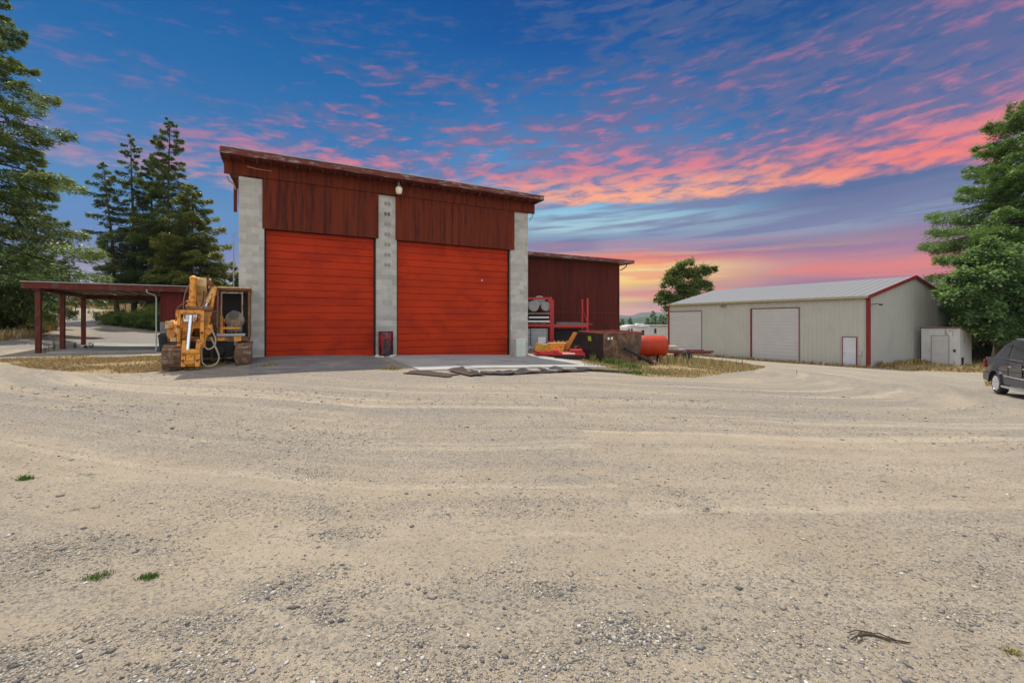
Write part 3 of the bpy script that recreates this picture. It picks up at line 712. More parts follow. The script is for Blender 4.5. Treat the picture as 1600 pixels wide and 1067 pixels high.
# ------------------------------------------------------------------ excavator
def excavator():
    Y = 15.0; px = 330
    X = xat(px, Y)
    b = thing('excavator', (X, Y, g1(X, Y)-.02), R(28), 'old yellow tracked excavator with folded boom parked at the left block pillar', 'excavator'); b.scale = (.84, .9, .925)
    # tracks
    for x0, x1 in ((-1.26, -.72), (.88, 1.40)):
        prof = []; y0, y1, h = -1.75, 1.55, .76; r = h/2
        for k in range(9): a = math.pi/2+math.pi*k/8; prof.append((y0+r+math.cos(a)*r, r+math.sin(a)*r))
        for k in range(9): a = -math.pi/2+math.pi*k/8; prof.append((y1-r+math.cos(a)*r, r+math.sin(a)*r))
        n = len(prof)
        t = MB().prism([(p[0]*.985, r+(p[1]-r)*.88) for p in prof], 'x', x0+.03, x1-.03)
        tr = t.build('track', M['black'], b)
        g = MB(); peri = [Vector((0,p[0],p[1])) for p in prof]+[Vector((0,prof[0][0],prof[0][1]))]
        # bolt-on plates round the loop
        dist = [0]
        for i in range(1, len(peri)): dist.append(dist[-1]+(peri[i]-peri[i-1]).length)
        m = 42
        for k in range(m):
            s = dist[-1]*k/m; i = max(j for j in range(len(dist)) if dist[j] <= s); i = min(i, len(peri)-2)
            f = (s-dist[i])/max(1e-6, dist[i+1]-dist[i]); p = peri[i].lerp(peri[i+1], f); d = (peri[i+1]-peri[i]).normalized()
            nn = Vector((0, d.z, -d.y)); 
            if nn.dot(p-Vector((0,(y0+y1)/2 if abs(p.y) < 1 else p.y*.6,r))) < 0: nn = -nn
            a = p-nn*.035+Vector((x0,0,0)); c = p-nn*.035+Vector((x1,0,0))
            g.bar(a, c, .155, .03, up=nn)
            g.bar(p+nn*-.008+Vector((x0,0,0)), p+nn*-.008+Vector((x1,0,0)), .03, .05, up=nn)
        g.build('track_plates', M['track'], tr)
        for yy in (-1.35, -.7, 0, .6, 1.15): MB().lathe((x1-.02 if x0 < 0 else x0+.02, yy, .30 if abs(yy) < 1.1 else .38), (1 if x0 < 0 else -1, 0, 0), [(0,.2),(.05,.2),(.08,.08)], 14).build('roller', M['rust'], tr)
    MB().box(-.86, .88, -.75, .85, .28, .62).lathe((0,0,.62),(0,0,1),[(0,.55),(.22,.55)],24).build('undercarriage', M['rust'], b)
    MB().box(-.6,.8,-1.0,-.76,.3,.82).lathe((-.2,-1.02,.5),(0,-1,0),[(0,.2),(.1,.2),(.12,.1)],14).lathe((.4,-1.02,.5),(0,-1,0),[(0,.15),(.1,.15),(.12,.08)],14).build('blade_mount', M['dark'], b, bevel=.02)
    MB().box(-1.2, 1.3, -1.05, 1.9, .84, .98).build('deck', M['rust'], b, bevel=.02)
    # engine house behind, bulging flank at the left
    MB().prism([(.15,.98),(1.95,.98),(2.0,1.5),(1.7,1.85),(.3,1.9)], 'x', -.55, .28).build('engine_cover', M['rust'], b, bevel=.04)
    fl = MB().prism([(-1.05,.93),(.9,.93),(.9,1.5),(-.55,1.55),(-.95,1.45),(-1.1,1.2)], 'x', -1.2, -.62).build('side_tank', M['yellow'], b, bevel=.05)
    cp = MB()
    cp.box(-1.24,-1.02,-1.22,-1.02,1.28,1.52).lathe((-1.08,-1.14,1.1),(0,-1,0),[(0,.13),(.06,.13),(.07,.06)],14).lathe((-.86,-1.14,1.18),(0,-1,0),[(0,.1),(.08,.1),(.1,.04)],12).box(-1.1,-.92,-1.2,-1.04,.86,1.0)
    cp.build('valve_block', M['cream'], fl, bevel=.015)
    # cab cage
    xl, xr, yf, yb, zb, zt = .30, 1.30, -.95, .35, .98, 2.62
    c = MB()
    for x in (xl, xr):
        for y in (yf, yb): c.bar((x,y,zb), (x,y,zt), .065)
    c.bar((xl,yf,zt-.03),(xr,yf,zt-.03),.07).bar((xl,yb,zt-.03),(xr,yb,zt-.03),.07).bar((xl,yf,zt-.03),(xl,yb,zt-.03),.07).bar((xr,yf,zt-.03),(xr,yb,zt-.03),.07)
    c.bar((xl,yf,1.42),(xl,yb,1.42),.05).bar((xr,yf,1.42),(xr,yb,1.42),.05).bar((xl,yb,1.5),(xr,yb,1.5),.05)
    cab = c.build('cab_frame', M['rust'], b)
    MB().box(xl-.05, xr+.07, yf-.1, yb+.08, zt+.005, zt+.06).build('cab_roof', M['cream'], cab, bevel=.02)
    MB().bar((xl+.10,yf,1.25),(xl+.12,yf,zt-.10),.035).bar((xr-.22,yf,1.5),(xr-.22,yf,zt-.10),.045).bar((xl+.12,yf,zt-.14),(xr-.22,yf,zt-.14),.05).build('window_frame', mat_cache('dirty_frame', (.30,.24,.18), col2=(.12,.07,.05), c2scale=6), cab)
    MB().box(xl+.05, xr-.05, yb-.02, yb, 1.06, zt-.08).build('dark_opening', M['dark'], cab)  # black sheet painted as the cab's dark rear opening
    MB().box(xl+.04, xr-.04, yf+.12, yb-.05, .985, 1.06).box(xl+.04,xr-.04,yb-.16,yb-.05,1.06,1.5).build('cab_floor', M['dark'], cab)
    seat = MB().box(.52,1.05,-.35,.1,1.12,1.36).build('seat', mat_cache('worn_grey_vinyl', (.17,.15,.13), .6), cab, bevel=.05)
    MB().lathe((.78,.16,1.55),(0,-1,-.05),[(0,.30),(.08,.34),(.16,.30),(.18,.1)],20).build('seat_back', mat_cache('tan_vinyl', (.34,.28,.2), .7, col2=(.2,.16,.12)), seat, smooth=True)
    MB().lathe((.76,-.04,1.75),(0,-1,0),[(0,.16),(.05,.15),(.06,.05)],14).build('head_pad', mat_cache('worn_grey_vinyl', (.17,.15,.13), .6), seat, smooth=True)
    lv = MB()
    for x, z in ((.42,1.62),(.47,1.58),(.72,1.52),(.86,1.5)): lv.path([(x,-.72,1.1),(x+.01,-.76,z-.1),(x+.02,-.82,z)], [.014,.014,.026], 8)
    lv.bar((.36,-.80,1.28),(1.02,-.80,1.28),.09,.07).bar((.40,-.82,1.02),(.40,-.82,1.7),.10,.06)
    lv.build('control_levers', M['yellow'], cab)
    MB().box(.26,1.18,-1.06,-.98,1.0,1.10).build('front_step', M['steel'], b, bevel=.02)
    MB().box(.30,.52,-1.10,-1.0,.86,.98).build('work_light', M['yellow'], b); MB().box(.82,1.05,-1.10,-1.0,.84,.99).build('work_light', M['yellow'], b)
    # boom: two cream cheeks rising from the pivot to the knuckle
    k = Vector((-.20, -1.15, 2.88)); base = Vector((-.30, .15, 1.15)); el = Vector((-.28,-1.6,1.85))
    bm_ = MB()
    bm_.prism([(.3,1.0),(-.05,1.0),(-.60,2.0),(-1.28,2.66),(-1.30,2.90),(-1.05,2.96),(-.45,2.55),(.1,1.9)], 'x', -.36, -.02)
    bo = bm_.build('boom', M['cream'], b, bevel=.03)
    MB().prism([(-1.22,2.62),(-1.05,2.94),(-.25,2.62),(-.2,2.3)], 'x', .02, .10).prism([(-1.30,2.72),(-1.08,2.93),(-.95,2.60),(-1.15,2.1),(-1.25,2.1)], 'x', -.42, -.38).build('knuckle_plate', M['cream'], bo, bevel=.01)
    MB().lathe((-.48,-1.18,2.78),(1,0,0),[(0,.09),(.62,.09)],14).build('pivot_pin', M['rust'], bo); MB().lathe((-.44,-1.62,1.9),(1,0,0),[(-.14,.09),(.62,.09)],14).build('pivot_pin', M['rust'], bo)
    # crowd cylinder: thick yellow barrel standing in front of the boom
    cy = MB().path([(-.44,-1.45,1.95),(-.42,-1.42,2.2),(-.40,-1.38,2.86)], [.12,.115,.10], 14).lathe((-.40,-1.38,2.84),(0,0,1),[(0,.11),(.06,.12),(.12,.08),(.14,.02)],14)
    cy.build('stick_cylinder', M['yellow'], b, smooth=True)
    MB().lathe((-.45,-1.45,1.98),(0,.02,1),[(0,.17),(.05,.17),(.07,.12),(.14,.12),(.16,.16),(.2,.13)],14).build('cylinder_collar', M['yellow'], b, smooth=True)
    # silver boom cylinder at the right and its long return rod
    MB().tube((.22,-1.2,2.62),(.0,-1.28,2.12),.085,.085,14).build('boom_cylinder', M['cream'], b, smooth=True)
    MB().tube((.0,-1.28,2.12),(-.12,-1.32,1.75),.045,.045,12).build('cylinder_rod', M['chrome'], b, smooth=True)
    MB().path([(.26,-1.25,2.66),(.20,-1.3,2.3),(.02,-1.35,1.35)], [.055,.05,.05], 8).build('long_link', M['yellow'], b)
    MB().path([(-.1,-1.1,2.85),(.1,-1.1,2.80),(.28,-1.2,2.62),(.30,-1.22,2.35)], .028, 8).path([(-.05,-1.1,2.7),(.14,-1.14,2.66),(.32,-1.24,2.5),(.30,-1.26,1.3)], .024, 8).build('boom_hose', mat_cache('brown_hose', (.16,.10,.06), .6), b, smooth=True)
    # stick: open frame of two hanging plates
    st = MB()
    st.bar((-.86,-1.62,1.80),(-.06,-1.62,1.80),.20,.12).box(-.86,-.78,-1.78,-1.45,1.64,1.86)
    st.prism([(-1.50,1.84),(-1.70,1.84),(-1.74,1.3),(-1.70,.74),(-1.56,.74),(-1.54,1.3)], 'x', -.83, -.73)
    st.prism([(-1.50,1.84),(-1.72,1.84),(-1.80,1.2),(-1.74,.66),(-1.52,.66),(-1.50,1.2)], 'x', -.16, -.04)
    st.box(-.73,-.16,-1.52,-1.46,1.28,1.62)
    sk = st.build('stick', M['yellow'], b, bevel=.015)
    MB().box(-.66,-.24,-1.66,-1.54,1.56,1.72).prism([(-1.74,1.5),(-1.6,1.62),(-1.5,1.5)], 'x', -.64,-.3).build('cylinder_clevis', M['white'], sk, bevel=.02)
    rod = MB().tube((-.42,-1.76,1.70),(-.50,-1.86,.58),.062,.062,16).build('bucket_rod', M['chrome'], b, smooth=True)
    MB().tube((-.30,-1.72,1.66),(-.44,-1.80,1.0),.02,.02,8).build('feed_pipe', M['yellow'], rod)
    # bucket linkage and coupler
    lk = MB().prism([(-1.98,.12),(-1.70,.06),(-1.60,.5),(-1.70,.92),(-1.86,.62)], 'x', -.68, -.56).prism([(-2.0,.1),(-1.72,.04),(-1.60,.5),(-1.70,.95),(-1.88,.62)], 'x', -.28, -.14)
    lk.lathe((-.66,-1.86,.55),(1,0,0),[(0,.10),(.5,.10)],14).lathe((-.66,-1.86,.22),(1,0,0),[(0,.085),(.5,.085)],14)
    lk.prism([(-1.96,.3),(-1.9,.5),(-1.66,.5),(-1.66,.16),(-1.86,.1)], 'x', -.54, -.30)
    lk.build('bucket_linkage', M['yellow'], b, bevel=.012)
    # side bracket on the right of the stick
    MB().prism([(-.04,1.36),(.18,1.42),(.22,1.2),(.02,1.0),(-.04,.75)], 'y', -1.64, -1.50).lathe((.1,-1.50,1.34),(0,-1,0),[(0,.07),(.2,.07)],12).lathe((-.1,-1.5,.78),(0,-1,0),[(0,.1),(.3,.1)],14).build('swing_bracket', M['yellow'], b, bevel=.01)
    # hydraulic hose loops
    MB().path(curve([(.12,-1.66,1.35),(.22,-1.72,1.15),(.30,-1.72,.92),(.24,-1.72,.70),(.08,-1.74,.62),(-.04,-1.72,.74),(-.02,-1.68,.9)]), .026, 8).build('hydraulic_hose', M['hose'], b, smooth=True)
    MB().path(curve([(.14,-1.6,1.0),(.32,-1.74,.62),(.40,-1.75,.34),(.30,-1.75,.14),(.06,-1.75,.08),(-.10,-1.74,.22),(-.12,-1.7,.6),(-.1,-1.66,.85)]), .026, 8).build('hydraulic_hose', M['hose'], b, smooth=True)
    for kk, pp in enumerate(([(-.5,-1.3,2.75),(-.62,-1.5,2.4),(-.66,-1.62,2.0),(-.6,-1.7,1.6)], [(-.1,-1.2,2.5),(-.12,-1.45,2.1),(-.2,-1.6,1.9),(-.26,-1.7,1.5)], [(-.95,-1.1,1.5),(-.9,-1.3,1.8),(-.8,-1.4,2.0),(-.5,-1.35,2.2)], [(.05,-1.5,1.3),(.2,-1.4,1.1),(.28,-1.2,1.3),(.3,-1.05,1.6)], [(-.9,-1.15,1.0),(-.8,-1.4,.8),(-.72,-1.6,1.0),(-.7,-1.55,1.3)])):
        MB().path(curve(pp), .018, 7).build('thin_hose', M['black'] if kk % 2 else mat_cache('brown_hose', (.16,.10,.06), .6), b, smooth=True)
    for q in ((-.78,-1.80,1.35),(-.78,-1.76,.85),(-.10,-1.82,1.15),(-.10,-1.78,.75),(-.62,-1.99,.3),(-.21,-2.01,.3)):
        MB().lathe(q, (0,-1,0), [(0,.045),(.03,.045),(.04,.02)], 8).build('bolt', M['rust'], b)
    MB().path([(.2,-1.5,.85),(.16,-1.66,.5),(.22,-1.68,.2)], .022, 8).build('thin_hose', M['black'], b, smooth=True)
    return b
excavator()

# ------------------------------------------------------------------ pallet racks and what stands in them
def lay(name, px, py, Y, label=None, cat=None, group=None, rz=0, z=None):
    X = xat(px, Y); return thing(name, (X, Y, g1(X, Y) if z is None else z), rz, label, cat, group)
RY = 25.6
def racks():
    m = M['red']
    g = -.45
    def pz(py, Y): return EYE+(HZ-py)/F*Y
    # left rack
    Y0, Y1 = 25.0, 26.3; xA, xB = xat(795, Y0), xat(861, Y0)
    b = thing('pallet_rack', (xA, Y0, g), 0, 'taller red rack bay at the right block pillar holding white drums', 'rack', 'red steel racks')
    w = xB-xA; zt = pz(464, Y0)-g; zm = pz(507, Y0)-g
    for x in (0, w):
        for y in (0, Y1-Y0): MB().box(x-.05, x+.05, y-.04, y+.04, 0, zt).build('upright', m, b)
    MB().box(.05, w-.05, -.03, .03, zt-.14, zt-.02).build('beam', m, b); MB().box(.05, w-.05, -.03, .03, zm-.12, zm).build('beam', m, b)
    MB().box(.05, w-.05, Y1-Y0-.03, Y1-Y0+.03, zm-.12, zm).build('beam', m, b)
    MB().box(.05, w-.05, .04, Y1-Y0-.04, zm-.02, zm+.02).build('shelf', M['rust'], b)
    # lower right rack
    xC, xD = xat(863, Y0), xat(920, Y0-.4); g2 = -.5
    b2 = thing('pallet_rack', (xC, Y0, g2), 0, 'lower red rack with one shelf and tall end posts against the dark red wall', 'rack', 'red steel racks')
    w2 = xD-xC; zt2 = pz(466, Y0)-g2; zs = pz(508, Y0)-g2
    for x, y, zz in ((.04,0,zt-.1), (w2,0,zt2), (w2-.1,1.2,zt2), (.04,1.2,zt-.1)):
        MB().box(x-.045, x+.045, y-.035, y+.035, 0, zz).build('upright', m, b2)
    for y in (0, 1.2): MB().box(.09, w2-.05, y-.03, y+.03, zs-.12, zs).build('beam', m, b2)
    MB().bar((w2-.0,.05,zs+.15),(w2-.08,1.15,zs+.9),.03).build('brace', m, b2); MB().bar((w2-.0,.05,.3),(w2-.08,1.15,1.0),.03).build('brace', m, b2)
    MB().box(.1, w2-.06, .04, 1.16, zs-.02, zs+.03).build('shelf', mat_cache('grey_planks', (.20,.18,.16), .9), b2)
    # timber on the low shelf
    t = thing('plank_stack', (xC+.25, Y0+.3, g2+zs+.035), R(4), 'thin stack of grey planks on the lower red rack', 'planks')
    for i in range(3): MB().box(0, 2.0-.3*i, .02*i, .5, i*.045, i*.045+.035).build('plank', mat_cache('weathered_plank', (.22,.19,.16), .9, var=.3), t)
    # drums lying on the left rack
    def drum(px, py, r, Y, z=None, label='', mt='white'):
        X = xat(px, Y); zc = pz(py, Y)
        d = thing('steel_drum', (X, Y, zc-r), 0, label, 'drum', 'drums lying on the rack')
        MB().lathe((0,-.0,r), (0,1,0), [(0,r-.02),(.01,r),(.28,r),(.29,r+.012),(.31,r),(.58,r),(.59,r+.012),(.61,r),(.86,r),(.88,r-.02)], 24).build('body', M[mt] if mt in M else mt, d, smooth=True)
        MB().lathe((0,-.004,r), (0,-1,0), [(0,r-.01),(.012,r-.01),(.012,r-.03),(-.006,r-.035)], 24).build('rim', M['steel'], d, smooth=True)
        MB().lathe((r*.5,-.0,r*1.3), (0,-1,0), [(-.01,.035),(.018,.035),(.02,.02)], 10).build('bung', M['steel'], d)
    r = .285; sh = zm+.02+g
    drum(834, 478, r, 25.05, label='pale drum at lower left of the lying drums on the rack')
    drum(853, 478.5, .25, 25.1, label='smaller grey drum at lower right of the lying drums on the rack', mt=mat_cache('grey_drum', (.42,.44,.45), .5))
    drum(843, 470, .28, 25.55, label='white drum on top of the other lying drums on the rack')
    drum(825.5, 476, .2, 25.3, label='blue drum half hidden behind the block pillar', mt=mat_cache('blue_drum', (.05,.12,.3), .4))
    # boards under the drums
    t = thing('board_stack', (xat(826, Y0), Y0-.0, sh), 0, 'dark stack of boards with pale edges under the lying drums', 'boards')
    z = 0; zz = pz(488, Y0)-sh
    for i in range(6):
        th = zz/6; mt = [M['rust'], M['white'], M['dark'], M['white'], M['dark'], mat_cache('weathered_plank', (.22,.19,.16), .9, var=.3)][i]
        MB().box(random.uniform(-.05,.1), 1.15+random.uniform(-.06,.03), -.05+random.uniform(-.02,.02), 1.1, z+.003, z+th*(.8 if i%2 else .62)).build('board', mt, t); z += th
    # tote tanks
    cage = mat_cache('galvanised_cage', (.45,.47,.48), .4, metal=.6)
    for i, (p0, p1) in enumerate(((801, 828), (830, 855))):
        Y = 24.6; X0, X1 = xat(p0, Y), xat(p1, Y); gt = g1(X0, Y)
        b = thing('tote_tank', (X0, Y, gt), 0, ['grey tote tank half hidden behind the right block pillar', 'grey tote tank with a white sheet under the red rack, next to yellow scrap'][i], 'tank', 'caged tote tanks')
        w = X1-X0; zl = pz(546, Y)-gt; zu = pz(514, Y)-gt
        MB().box(.02, w-.02, .02, .98, zl+.02, zu-.04).build('bottle', mat_cache('cloudy_plastic', (.34,.37,.39), .4), b, bevel=.05)
        c = MB()
        for k in range(7): x = w*k/6; c.bar((x,-.0,zl),(x,-.0,zu),.022)
        for k in range(6): z_ = zl+(zu-zl)*k/5; c.bar((0,-.018,z_),(w,-.018,z_),.022).bar((0,1.0,z_),(w,1.0,z_),.022).bar((0,-.018,z_),(0,1.0,z_),.022).bar((w,-.018,z_),(w,1.0,z_),.022)
        c.build('cage', cage, b)
        MB().box(0, w, 0, 1.0, zl-.14, zl-.002).box(0,.1,0,1,zl-.3,zl-.14).box(w-.1,w,0,1,zl-.3,zl-.14).build('pallet', M['dark'], b)
        if i: MB().box(w*.42, w*.9, -.045, -.032, zl+.2, zl+.66).build('sheet', M['white'], b)
        MB().lathe((w*.5,-.05,zl+.05),(0,-1,0),[(0,.05),(.06,.05),(.07,.03)],10).build('valve', M['dark'], b)
racks()

def scrap():
    # yellow loader scraps and red machine part on the ground beside the totes
    b = lay('machine_scrap', 864, 560, 22.0, 'yellow bent steel plates and arm lying before the red racks', 'scrap', rz=R(-6))
    MB().prism([(-.6,.12),(.45,.12),(.62,.62),(-.2,.60),(-.42,.48)], 'y', -.3, .35).build('plate', M['yellow'], b, bevel=.02)
    MB().prism([(.5,.3),(.75,.3),(1.15,1.08),(.98,1.12)], 'y', -.1, .15).build('arm', mat_cache('orange_arm', (.55,.2,.02), .5), b, bevel=.02)
    MB().prism([(-.95,.05),(-.4,.02),(-.45,.55),(-.75,.62)], 'y', -.45, -.35).lathe((-.7,-.46,.3),(0,-1,0),[(0,.16),(.08,.16),(.09,.05)],14).build('bracket', mat_cache('mustard_bracket', (.5,.28,.04), .5), b, bevel=.02)
    MB().bar((-.2,-.5,.18),(.8,-.55,.10),.12).build('pin', M['white'], b)
    b = lay('hitch_frame', 894, 563, 20.6, 'low red implement frame with dark rollers before the black skip', 'implement', rz=R(-4))
    MB().box(-.85,.55,-.35,.4,.16,.30).box(-.85,-.6,-.6,.4,.3,.42).box(-.1,.45,-.3,.3,.30,.42).build('frame', M['red'], b, bevel=.02)
    MB().bar((-1.6,.1,.24),(-.8,0,.22),.16,.12).bar((-1.5,.1,.2),(-1.7,-.3,.34),.1).build('tongue', M['red'], b)
    MB().box(-.6,.62,-.42,-.353,.03,.15).box(-.8,.5,-.3,.38,.0,.158).build('skid', M['black'], b)
    MB().box(-.45,.1,-.39,-.352,.23,.28).build('stripe', M['white'], b)
    for px, py, rr, Y, mt, lb in ((829,553,.16,23.4,'steel','grey hub lying below the tote tanks'), (843,556,.13,22.6,'black','dark pulley lying beside the yellow scrap')):
        b = lay('pulley', px, py, Y, lb, 'pulley', rz=R(20)); MB().lathe((0,0,rr),(0,1,0),[(0,rr*.5),(.02,rr),(.07,rr),(.09,rr*.7),(.12,rr*.7),(.14,rr),(.19,rr),(.2,rr*.4)],20).build('wheel', M[mt], b, smooth=True)
        MB().lathe((0,-.03,rr),(0,1,0),[(0,rr*.25),(.06,rr*.3)],12).build('hub', M['rust'], b)
scrap()
def more_scrap():
    b = lay('steel_bucket', 872, 556, 23.6, 'rusty open bucket behind the yellow scrap', 'bucket', rz=R(12))
    MB().prism([(-.3,.05),(.3,.05),(.42,.62),(.38,.62),(.27,.1),(-.27,.1),(-.38,.62),(-.42,.62)], 'x', -.45, .45).box(-.45,-.40,-.3,.3,.06,.55).box(.40,.45,-.3,.3,.06,.55).build('shell', M['rust'], b)
    for i in range(4): MB().box(-.38+i*.22,-.30+i*.22,-.46,-.40,.55,.68).build('tooth', M['steel'], b)
    b = lay('cable_reel', 903, 557, 22.4, 'small dark cable reel standing by the skip end', 'reel', rz=R(30))
    MB().lathe((0,0,.28),(0,1,0),[(-.16,.28),(-.13,.28),(-.13,.12),(.13,.12),(.13,.28),(.16,.28)],20).build('reel', M['wood_red'], b)
    MB().lathe((0,0,.28),(0,1,0),[(-.12,.13),(-.11,.21),(.11,.21),(.12,.13)],20).build('cable', M['black'], b)
    b = lay('beam_pile', 852, 559, 21.2, 'short red and rusty steel beams lying at the apron edge', 'beams', rz=R(8))
    for i,(y,z,l,mm) in enumerate(((-.2,0,.9,'rust'),(-.02,0,1.0,'red'),(.16,0,.8,'rust'),(-.1,.125,.8,'red'))):
        MB().box(-l/2,l/2,y,y+.12,z+.0,z+.02).box(-l/2,l/2,y+.05,y+.07,z+.02,z+.10).box(-l/2,l/2,y,y+.12,z+.10,z+.12).build('beam', M[mm], b)
    b = lay('gas_bottle', 918, 553, 23.4, 'slim dark red gas bottle behind the skip corner', 'gas bottle')
    MB().lathe((0,0,0),(0,0,1),[(0,.11),(.02,.13),(.95,.13),(1.1,.08),(1.14,.04),(1.2,.04)],16).build('body', M['redtrim'], b, smooth=True)
    MB().lathe((0,0,1.2),(0,0,1),[(0,.05),(.05,.05),(.06,.02)],10).build('valve', M['steel'], b)
more_scrap()
def dark_tank():
    b = lay('dark_box', 890, 545, 25.7, 'black box filling the dark area under the low red shelf', 'tank')  # black box, stand-in for the near-black area under the shelf
    z = EYE+(HZ-515)/F*25.6-b.location.z
    MB().box(-.85,.85,0,1.0,.12,z).build('body', M['black'], b, bevel=.08, seg=3)
    MB().box(-.7,-.5,.1,.9,0,.118).box(.5,.7,.1,.9,0,.118).build('skid', M['rust'], b)
    MB().lathe((.2,.4,z),(0,0,1),[(0,.09),(.05,.09),(.06,.04)],12).build('cap', M['rust'], b)
dark_tank()

def jack():
    # things in front of the pillars
    b = lay('oil_drum', 603, 556, 17.75, 'dented red and black oil drum in front of the middle pillar', 'drum')
    r = .27; h = .88
    dm = mat('scuffed_red_black_drum', (.28,.008,.012), .45, var=.3, col2=(.012,.010,.012), c2scale=2.6, c2=(.44,.52), stretch=(1.4,1.4,.7), spec=.5)
    MB().lathe((0,0,.07),(0,0,1),[(0,r-.01),(.01,r),(.27,r),(.28,r+.014),(.31,r+.014),(.32,r),(.56,r),(.57,r+.014),(.6,r+.014),(.61,r),(h-.02,r),(h,r-.01)],28).build('body', dm, b, smooth=True)
    MB().lathe((0,0,.07+h),(0,0,1),[(-.0,r+.008),(.015,r+.008),(.015,r-.012),(-.005,r-.012),(-.006,.02)],28).build('lid', M['black'], b, smooth=True)
    MB().box(-.33,.33,-.27,.27,0,.03).box(-.33,-.24,-.3,.3,.03,.068).box(.24,.33,-.3,.3,.03,.068).build('pallet', M['white'], b)
    b = lay('water_heater_box', 811.5, 556, 20.1, 'small pale green metal cabinet at the foot of the right pillar', 'cabinet', rz=R(20))
    pm = mat_cache('pale_green_enamel', (.50,.55,.47), .5, col2=(.38,.37,.28), c2scale=3, c2=(.58,.72))
    MB().box(-.22,.22,-.2,.2,.02,.76).build('body', pm, b, bevel=.015)
    MB().box(-.235,.235,-.215,.215,.763,.79).build('lid', M['white'], b, bevel=.008)
    MB().box(-.19,-.005,-.212,-.202,.06,.72).box(.005,.19,-.212,-.202,.06,.72).build('panel', pm, b)
jack()

